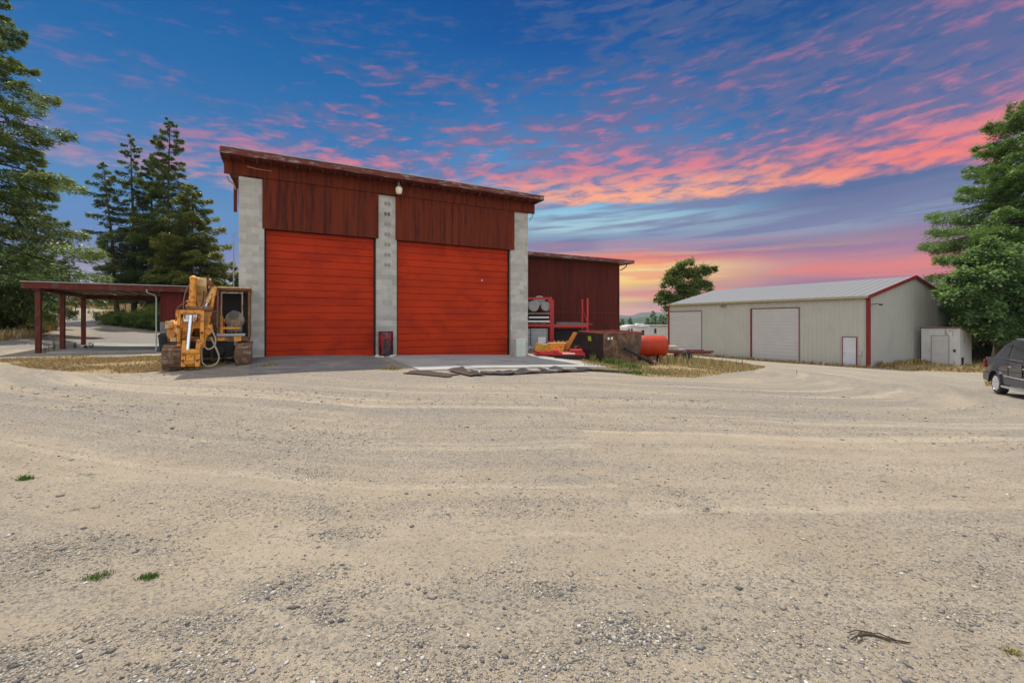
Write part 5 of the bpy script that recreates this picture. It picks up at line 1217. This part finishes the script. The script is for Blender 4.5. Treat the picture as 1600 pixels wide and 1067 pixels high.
# round tree over the metal building
p = spot(1068, 60)
zz = lambda py: EYE+(HZ-py)/F*60-p[2]
dx = lambda px: xat(px,60)-p[0]
bl = [(dx(1072),0,zz(418),1.25),(dx(1052),0,zz(432),1.35),(dx(1092),0,zz(428),1.35),(dx(1112),0,zz(423),.6),(dx(1040),0,zz(460),1.25),(dx(1070),-.4,zz(448),1.6),(dx(1096),0,zz(450),1.2),(dx(1052),-.3,zz(478),1.4),(dx(1080),0,zz(475),1.5),(dx(1031),0,zz(466),.6)]
broadleaf('broadleaf_tree', p, 10, bl, 41, 'round green tree rising behind the left end of the metal building', leaf=.27, per=420, c0=(.035,.065,.014), c1=(.15,.19,.045), trunk_r=.22)
for i, (px, py, Y, rd) in enumerate(((1021,486,110,2.2),(1034,492,105,2.4),(1012,497,125,1.8),(985,496,140,1.8),(972,498,150,1.8),(1044,490,112,2.4))):
    q = spot(px, Y); conifer('distant_conifer', q, toph(py, q), rd, .05, 34, 30, 60+i, ['pointed conifer just above the caravan roof','bushy conifer right of the pointed one above the caravan','low conifer left of the pointed one above the caravan','small dark conifer before the blue hill','faint small conifer nearest the dark red wall corner','conifer against the edge of the beige building'][i], 'small far conifers beyond the caravan', leaf=.8)
# dark bush at the far left, hedge under the firs, distant tree line across the field
p = spot(20, 27)
broadleaf('bush', p, 3, [(-3.2,0,1.6,1.2),(-1.6,0,1.9,1.2),(-.4,.2,1.7,1.1),(.7,0,1.3,.9),(-2.6,-.4,.7,.9),(-1.0,-.4,.7,.9),(.5,-.3,.6,.8),(-4.6,0,1.2,1.2)], 51, 'dark green bush under the huge left fir', 'bush', leaf=.16, per=700, c0=(.018,.045,.012), c1=(.07,.12,.025), limbs=False, part='foliage')
p = spot(205, 40)
for i, (px, r_, zc) in enumerate(((167,.9,.55),(184,1.05,.6),(203,1.1,.65),(222,1.1,.65),(241,1.1,.7),(260,1.1,.7))):
    q = spot(px, 41-i*.6)
    broadleaf('hedge_shrub', q, 1.4, [(-.5,0,zc,r_*.7),(.45,.1,zc*1.1,r_*.7),(0,-.3,zc*.6,r_*.7)], 70+i, ['first','second','third','fourth','fifth','last'][i]+' low green shrub from the left in the hedge under the firs', 'shrub', 'low hedge under the firs', leaf=.13, per=520, c0=(.03,.06,.012), c1=(.10,.15,.03), limbs=False, part='foliage')
r9 = np.random.default_rng(5)
for i in range(26):
    px = 56+i*12.5+r9.uniform(-5,5); Y = 140+r9.uniform(-8,8); q = spot(px, Y); h = r9.uniform(6,11)*(0.75 if 60 < px < 150 else 1)
    if px < 76: continue
    n_ = 3; rr = h*.30
    broadleaf('field_tree', q, h, [(-rr*.5,0,h*.45,rr),(rr*.6,0,h*.4,rr*.95),(0,0,h*.72,rr*.8)], 100+i, 'one of the rounded trees in the line across the dry field', 'tree', 'tree line across the field', leaf=.75, per=60, c0=(.03,.055,.02), c1=(.09,.13,.04), trunk_r=.2)
for i, (px, py, Y) in enumerate(((1555,538,44),(1530,545,40),(1585,540,42))):
    q = spot(px, Y); broadleaf('shrub', q, 1, [(-.5,0,.5,.5),(.4,0,.55,.55),(0,0,.8,.4)], 140+i, ['low shrub in the gap between shed and pickup','dark shrub beside the shed wall','low shrub seen over the pickup bed'][i], 'shrub', 'shrubs behind the pickup', leaf=.14, per=400, c0=(.04,.05,.015), c1=(.12,.12,.03), limbs=False, part='foliage')

# ------------------------------------------------------------------ grass, weeds, stones
M['blade'] = mat_attr('grass_blades', .8)
def in_poly(poly, n, r, dens=None):
    xs = [p[0] for p in poly]; ys = [p[1] for p in poly]; out = np.zeros((0,2))
    while len(out) < n:
        x = r.uniform(min(xs), max(xs), n*2); y = r.uniform(min(ys), max(ys), n*2); k = region(x, y, poly)
        if dens is not None: k &= dens(x, y) > r.random(len(x))
        out = np.concatenate([out, np.stack([x[k], y[k]],1)])
        if not k.any(): break
    return out[:n]
def patchy(s=1.1, ph=0.0):
    return lambda x, y: np.clip(.5+.45*np.sin(x*s+ph+1.3*np.sin(y*s*.8+ph))+.45*np.sin(y*s*1.7-ph+1.1*np.sin(x*s*1.3)), .04, 1)
def grass(name, label, P, h0, h1, cols, seed, lean=.45, wd=.010, kind='stuff', cat=None, parent=None, lift=0):
    r = np.random.default_rng(seed); n = len(P)
    g = gz(P[:,0], P[:,1])+lift; h = r.uniform(h0, h1, n)*r.uniform(.6,1.2,n); a = r.uniform(0, 2*math.pi, n); b = r.uniform(0, 2*math.pi, n)
    w = wd*r.uniform(.7,1.6,n); w *= np.clip(np.hypot(P[:,0],P[:,1])/14, 1, 3.2)
    base = np.stack([P[:,0], P[:,1], g-.01], 1); s = np.stack([np.cos(a)*w, np.sin(a)*w, 0*a], 1)
    l1 = np.stack([np.cos(b), np.sin(b), 0*b], 1)*(h*lean*r.random(n))[:,None]
    mid = base+l1*.35+np.stack([0*h,0*h,h*.6],1); tip = base+l1+np.stack([0*h,0*h,h],1)
    v = np.stack([base-s, base+s, mid+s*.7, tip, mid-s*.7], 1).reshape(-1,3); f = np.arange(n*5).reshape(-1,5)
    c = np.array(cols)[r.integers(0, len(cols), n)]*r.uniform(.75,1.25,(n,1))
    o = npmesh(name, v, f, M['blade'], parent, np.repeat(c, 5, 0))
    if not parent: tag(o, label, cat, None, kind)
    return o
STRAW = [(.44,.33,.16),(.36,.26,.12),(.48,.38,.20),(.30,.21,.10),(.40,.27,.10)]
GREEN = [(.11,.19,.035),(.16,.25,.05),(.08,.14,.03)]
r = np.random.default_rng(77)
grass('dry_grass', 'short dry straw in front of the carport and excavator', in_poly(GR['front_left'], 26000, r, patchy(1.6)), .02, .09, STRAW, 1, 1.2)
grass('dry_grass', 'dry grass round the skip, tank and trailer', np.concatenate([in_poly(GR['yard_right'], 42000, r, patchy(1.2, 2)), ]), .02, .13, STRAW+[(.20,.22,.06)], 2, .9)
grass('dry_grass', 'tall dry bank grass at the left edge', in_poly(GR['bank'], 60000, r, patchy(.7)), .12, .5, STRAW+[(.36,.24,.06),(.30,.26,.06)], 3, .4)
grass('dry_grass', 'straw strip along the beige building and small shed', np.concatenate([in_poly(GR['wall_strip'], 50000, r, lambda x,y: np.where(y<36, patchy(1.0)(x,y), .15)), in_poly(GR['wall_base'], 2500, r)]), .05, .30, STRAW+[(.25,.2,.06)], 4, .8)
wl = np.stack([r.uniform(25.0,33,5000), 0*r.random(5000)],1); wl[:,1] = 31.6+(wl[:,0]-24.4)*.553-.25-r.random(5000)**2*1.0
grass('tall_weeds', 'reddish tall weeds along the gable wall', wl[patchy(1.9)(wl[:,0],wl[:,1])>r.random(5000)], .06, .5, [(.22,.09,.04),(.30,.2,.07),(.16,.17,.05),(.4,.28,.1)], 5, .3)
tw = np.stack([r.normal(8.4,1.3,1400), r.normal(22.6,1.0,1400)],1)
grass('tall_weeds', 'tall straw weeds in front of the trailer', tw[:600], .15, .55, STRAW+GREEN[:1], 6, .25)
fld = np.concatenate([in_poly([(-40,47),(-46,50),(-44,55),(-60,58),(-75,70),(-80,100),(-12,70),(-12,34),(-22,41),(-30,43)], 30000, r)])
grass('field_grass', 'dry field grass beyond the drive', fld, .2, .5, STRAW, 8, .5, wd=.02)
def tuft(px, py, rad, n, h, cols, label, name='weed', seed=0, lean=1.0, group=None, wd=.003):
    p = onground(px, py); r = np.random.default_rng(200+seed)
    b = thing(name, p, 0, label, 'weed', group)
    q = np.stack([r.normal(0, rad*.5, n), r.normal(0, rad*.35, n)], 1); P = q+np.array([p.x, p.y])
    o = grass('leaves', None, P, h*.4, h, cols, seed+9, lean, wd, parent=None); o['kind'] = ''
    del o['kind']; o.location = -p; o.parent = b
    return b
GW = 'small green weeds in the gravel'
tuft(152, 902, .075, 420, .028, GREEN, 'wide flat green weed in the foreground gravel at the left', seed=1, lean=1.5, group=GW)
tuft(232, 903, .045, 360, .035, GREEN, 'round tufty green weed right of the wide flat weed', seed=2, lean=1.3, group=GW)
tuft(38, 749, .06, 300, .05, GREEN, 'bright weed clump nearest the left edge of the yard', seed=3, lean=1.3, group=GW)
tuft(139, 743, .05, 60, .025, GREEN, 'faint flat weed up the yard from the wide flat weed', seed=4, lean=1.4, group=GW)
tuft(118, 797, .04, 60, .022, GREEN, 'tiny green sprig at the left, one of a pair', seed=5, lean=1.4, group=GW)
tuft(149, 794, .04, 60, .022, GREEN, 'tiny green sprig at the right of a pair', seed=6, lean=1.4, group=GW)
tuft(1583, 1020, .04, 160, .03, [(.25,.24,.06),(.4,.32,.12)], 'yellowish weed at the bottom right corner', seed=7, lean=1.2, group=GW)
tuft(454, 1050, .012, 50, .014, GREEN, 'tiny weed near the bottom edge left of centre', seed=8, lean=1.2, group=GW)
for i, (px, py, rd, n, h, cl) in enumerate(((958,570,.45,600,.32,GREEN+[(.3,.3,.1)]),(985,577,.35,700,.25,GREEN+[(.3,.36,.1)]),(935,566,.3,300,.45,STRAW[:2]+GREEN),(1030,585,.4,260,.16,[(.16,.2,.06),(.3,.26,.1)]),(996,585,.25,260,.18,GREEN),(1010,560,.3,240,.35,STRAW+GREEN[:1]))):
    tuft(px, py, rd, n, h, cl, ['green weeds growing under the skip end','bright green weed clump beside the last rubber mat','taller mixed weeds at the dark side of the skip','sparse weed patch on the dry ground','green weeds at the tip of the last mat','straw tuft by the grey log'][i], seed=20+i, lean=.7, group='weeds round the skip', wd=.008)
tuft(612, 577, .3, 300, .12, STRAW+GREEN, 'straw and weeds in the joint between the two aprons', seed=30, wd=.008)
tuft(418, 572, .3, 320, .10, STRAW+GREEN, 'dry weeds at the foot of the left block pillar', seed=31, wd=.008)
# thistles by the carport posts
def stalk(px, py, h, seed, label):
    p = onground(px, py); r = np.random.default_rng(seed); b = thing('thistle', p, 0, label, 'weed', 'tall weeds by the carport posts')
    s = MB(); l_ = MB()
    for k in range(3):
        x = r.normal(0,.08); tx = x+r.normal(0,.06); hh = h*r.uniform(.6,1); s.path([(x,0,0),(tx,0,hh)], [.010,.006], 5)
        for j in range(14):
            z = hh*(.15+.85*j/14); a = r.uniform(0,6.28); q = Vector((x+(tx-x)*z/hh,0,z)); e = q+Vector((math.cos(a)*.1,math.sin(a)*.1,.05)); w_ = Vector((-math.sin(a),math.cos(a),0))*.02
            l_.add([q, q.lerp(e,.5)+w_, e, q.lerp(e,.5)-w_], [(0,1,2,3)])
    lm = mat_cache('weed_leaf', (.10,.13,.04), .8)
    s.build('stem', lm, b); l_.build('leaves', lm, b)
stalk(70, 551, .62, 1, 'tall weed beside the front carport post'); stalk(85, 549, .55, 2, 'thin weed between front and middle carport posts')
stalk(116, 546, .35, 3, 'short weed between middle and rear carport posts'); stalk(142, 545, .3, 4, 'low weed right of the rear carport post'); stalk(137, 546, .22, 5, 'smallest weed beside the rear carport post')

def pebbles():
    r = np.random.default_rng(99)
    seeds = [(530,835,.30,700),(430,925,.22,500),(415,925,.15,300),(130,850,.7,1500),(40,880,.6,1400),(320,975,.3,900),(1000,985,.30,1500),(960,990,.2,800),(760,900,.6,900),(860,920,.35,700),(490,900,.35,600),(560,925,.3,400),
             (860,925,.18,400),(240,860,.5,900),(20,1040,.3,900),(300,1040,.35,900),(500,960,.2,400),(640,990,.3,400),(1060,770,.4,500),(1090,795,.3,400),(820,790,.6,600),(470,690,1.2,1500),(480,740,.5,700),(500,800,.3,400),(1500,960,.3,500),(1550,900,.5,700),
             (1560,840,.6,700),(1300,880,1.0,1000),(700,1050,.4,700),(900,1040,.4,800),(1250,1000,.5,500),(380,800,.8,500),(150,1000,.4,800)]
    P = []
    for px, py, rad, n in seeds:
        c = onground(px, py); a = r.uniform(-.6,.6); n = int(n*1.5); u = r.normal(0,rad*.50,n); w = r.normal(0,rad*.24,n)
        P.append(np.stack([c.x+u*math.cos(a)-w*math.sin(a), c.y+u*math.sin(a)+w*math.cos(a)],1))
    n = 80000; d = 1.6*np.exp(r.random(n)*math.log(13/1.6)); az = r.uniform(-.86,.86,n)
    q = np.stack([np.tan(az)*d, d],1)
    rr = np.hypot(q[:,0]-1, (q[:,1]-24)*1.25); keep = (.35+.5*np.sin(rr*2.1+np.sin(q[:,0]*.5)*1.2)+.35*np.sin(rr*5.3+q[:,0]*.3)) > r.random(n)*1.1-.1
    P.append(q[keep]); P = np.concatenate(P); P = P[(P[:,1] > 1.3) & (P[:,1] < 16)]; P = P[(P[:,1] < 11) | (np.abs(P[:,0]) > 6)]
    n = len(P); s = np.exp(r.normal(math.log(.0034), .55, n)); s = np.clip(s, .0016, .022)*np.clip(np.hypot(P[:,0],P[:,1])/5, 1, 2.2)
    g = gz(P[:,0], P[:,1])
    base = np.array([[1,.3,0],[-1,-.2,.1],[-.2,1,0],[.25,-1,.1],[.1,.15,1],[0,0,-1]],float)
    F_ = np.array([(4,0,2),(4,2,1),(4,1,3),(4,3,0),(5,2,0),(5,1,2),(5,3,1),(5,0,3)])
    th = r.uniform(0,6.28,n); ct, st = np.cos(th), np.sin(th)
    V = base[None]*r.uniform(.72,1.28,(n,6,3)); V *= np.stack([s*r.uniform(.8,1.5,n), s*r.uniform(.6,1.1,n), s*r.uniform(.35,.75,n)],1)[:,None,:]
    X = V[:,:,0]*ct[:,None]-V[:,:,1]*st[:,None]; Yv = V[:,:,0]*st[:,None]+V[:,:,1]*ct[:,None]
    V = np.stack([X+P[:,0,None], Yv+P[:,1,None], V[:,:,2]+(g+s*.18)[:,None]],-1).reshape(-1,3)
    Fc = (F_[None]+(np.arange(n)*6)[:,None,None]).reshape(-1,3)
    pal = np.array([(.36,.32,.26),(.42,.36,.27),(.27,.25,.23),(.52,.47,.40),(.15,.14,.13),(.38,.31,.22),(.60,.57,.52),(.30,.25,.19)])
    c = pal[r.choice(len(pal), n, p=[.2,.17,.18,.10,.17,.08,.04,.06])]*r.uniform(.66,1.1,(n,1))
    o = npmesh('gravel', V, Fc, mat_attr('gravel_stones', .9), None, np.repeat(c,6,0)); tag(o, 'loose grey and white stones scattered over the yard', kind='stuff')
pebbles()

def twig():
    p = onground(1365, 998); b = thing('twig', p, 0, 'thin dark dry twig lying in the gravel at lower right', 'twig')
    k = p.y/F; m = MB()
    q = [(-42,4),(-25,-1),(-8,-4),(5,-3),(18,2),(48,6)]
    f = lambda a: (a[0]*k, -a[1]*k*1.9, .010+.004*math.sin(a[0]))
    m.path([f(a) for a in q], [.002,.004,.0055,.006,.005,.002], 6)
    for a in ([(-30,2),(-12,-6),(2,-4)],[(-36,-4),(-16,-8),(0,-6)],[(0,-4),(14,-3),(34,8),(46,8)],[(4,0),(16,4),(30,2)],[(-14,-6),(-20,2),(-34,6)]): m.path([f(x) for x in a], [.0015,.003,.003,.0015][:len(a)], 5)
    m.build('branch', mat_cache('dark_twig', (.07,.05,.035), .9), b)
twig()

# ------------------------------------------------------------------ far things at the left
def left_far():
    # wire fence along the field
    P = [(40,486,60),(78,484,58),(118,483,57),(160,483,56),(196,482,55),(230,482,54)]
    wp = [Vector((xat(a,Y), Y, g1(xat(a,Y),Y))) for a,_,Y in P]
    b = thing('wire_fence', wp[0], 0, 'wire fence with thin dark posts along the dry field behind the carport', 'fence')
    for p in wp: MB().tube(p-wp[0]-Vector((0,0,.2)), p-wp[0]+Vector((0,0,1.5)), .06, .05, 8).build('post', M['bark'], b)
    w = MB()
    for h in (.4,.8,1.15,1.4): w.path([p-wp[0]+Vector((0,0,h)) for p in wp], .012, 5)
    w.build('wire', M['steel'], b)
    # red sign-like box on a post
    q = spot(118, 52); k = thing('red_marker', q, 0, 'dark red slanted board on a post seen through the carport', 'marker')
    z = toph(463, q); MB().tube((0,0,0),(0,0,z-.3),.05,.05,8).build('post', M['bark'], k)
    MB().prism([(-.5,z-.25),(-.1,z-.75),(.55,z-.55),(.45,z-.1),(-.2,z)], 'y', -.12, .12).build('board', M['redtrim'], k)
    # grey roofed farm building
    q = spot(60, 112); k = thing('farm_building', q, R(4), 'low grey roofed building across the dry field', 'building')
    zt = toph(462, q); MB().box(0, 14, 0, 9, -1.5, zt-1.6).build('wall', M['white'], k)
    MB().prism([(-.5,zt-1.6),(4.5,zt),(9.5,zt-1.6)], 'x', -.5, 14.5).build('roof', mat_cache('far_grey_roof', (.25,.26,.28)), k)
    # yard light pole
    q = spot(365, 40); k = thing('light_pole', q, 0, 'tall thin grey pole with a short arm left of the garage', 'pole')
    z = toph(364, q); MB().tube((0,0,0),(0,0,z),.055,.045,10).build('pole', M['steel'], k); MB().path([(0,0,z-.05),(.08,0,z+.0),(.2,0,z+.0)], .03, 6).box(.15,.32,-.05,.05,z-.05,z+.02).build('lamp_arm', M['steel'], k)
    # stake fence behind the pickup
    for i, px in enumerate((1524,1532,1588)):
        q = spot(px, 39); k = MB().tube((0,0,-.1),(0,0,1.5),.09,.08,8).build('fence_post', M['bark_grey'], None); k.location = q
        tag(k, ['short wooden post just right of the white shed','second wooden post right of the white shed','wooden post seen over the pickup bed'][i], 'post', 'wooden posts behind the pickup')
left_far()

def hills():
    def ridge(name, Y, pts, mt, label, depth=500):
        xs = np.linspace(pts[0][0], pts[-1][0], 160); hy = np.interp(xs, [p[0] for p in pts], [p[1] for p in pts])
        r = np.random.default_rng(int(Y)); hy = hy-np.convolve(r.normal(0,1.0,160), np.ones(5)/5, 'same')*.8
        V = []; rows = 7
        for k in range(rows):
            t = k/(rows-1); 
            for x, h in zip(xs, hy):
                yy = Y-depth*(1-t); X = (x-800)/F*Y*(1-.0*t); z = EYE+(HZ-h)/F*Y
                V.append((X*(yy/Y)**.0, yy, -12+(z+12)*math.sin(t*math.pi/2)**1.0))
        for x, h in zip(xs, hy): V.append(((x-800)/F*Y, Y+depth, -12))
        n = 160; idx = np.arange((rows+1)*n).reshape(rows+1,n)
        f = np.stack([idx[:-1,:-1],idx[:-1,1:],idx[1:,1:],idx[1:,:-1]],-1).reshape(-1,4)
        o = npmesh(name, np.array(V,float), f, mt, smooth=True); tag(o, label, kind='structure')
    fm = mat('forested_hill', (.035,.06,.03), .95, var=.3, vscale=.02)
    ridge('hills', 900, [(500,504),(800,500),(940,496),(985,498),(1010,494),(1050,493),(1100,496),(1400,498),(1700,500),(2000,503)], fm, 'low dark green forested hill behind the caravan')
    ridge('hills', 2600, [(400,504),(700,500),(920,494),(960,492),(985,495),(1000,489),(1020,487),(1040,491),(1120,494),(1500,497),(2200,503)], fm, 'pale blue far mountain ridge')
hills()

# ------------------------------------------------------------------ air
def haze():
    m = bpy.data.materials.new('haze_air'); m.use_nodes = True; nt = m.node_tree
    nt.nodes.remove(nt.nodes['Principled BSDF'])
    v = nt.nodes.new('ShaderNodeVolumePrincipled'); v.inputs['Color'].default_value = (.78,.86,1,1); v.inputs['Density'].default_value = .00011
    nt.links.new(v.outputs[0], nt.nodes['Material Output'].inputs['Volume'])
    o = MB().box(-6500, 6500, -1700, 4200, -60, 95).build('haze', m); tag(o, kind='stuff'); o['label'] = 'thin blue air over the far hills'
    S.cycles.volume_bounces = 0
haze()
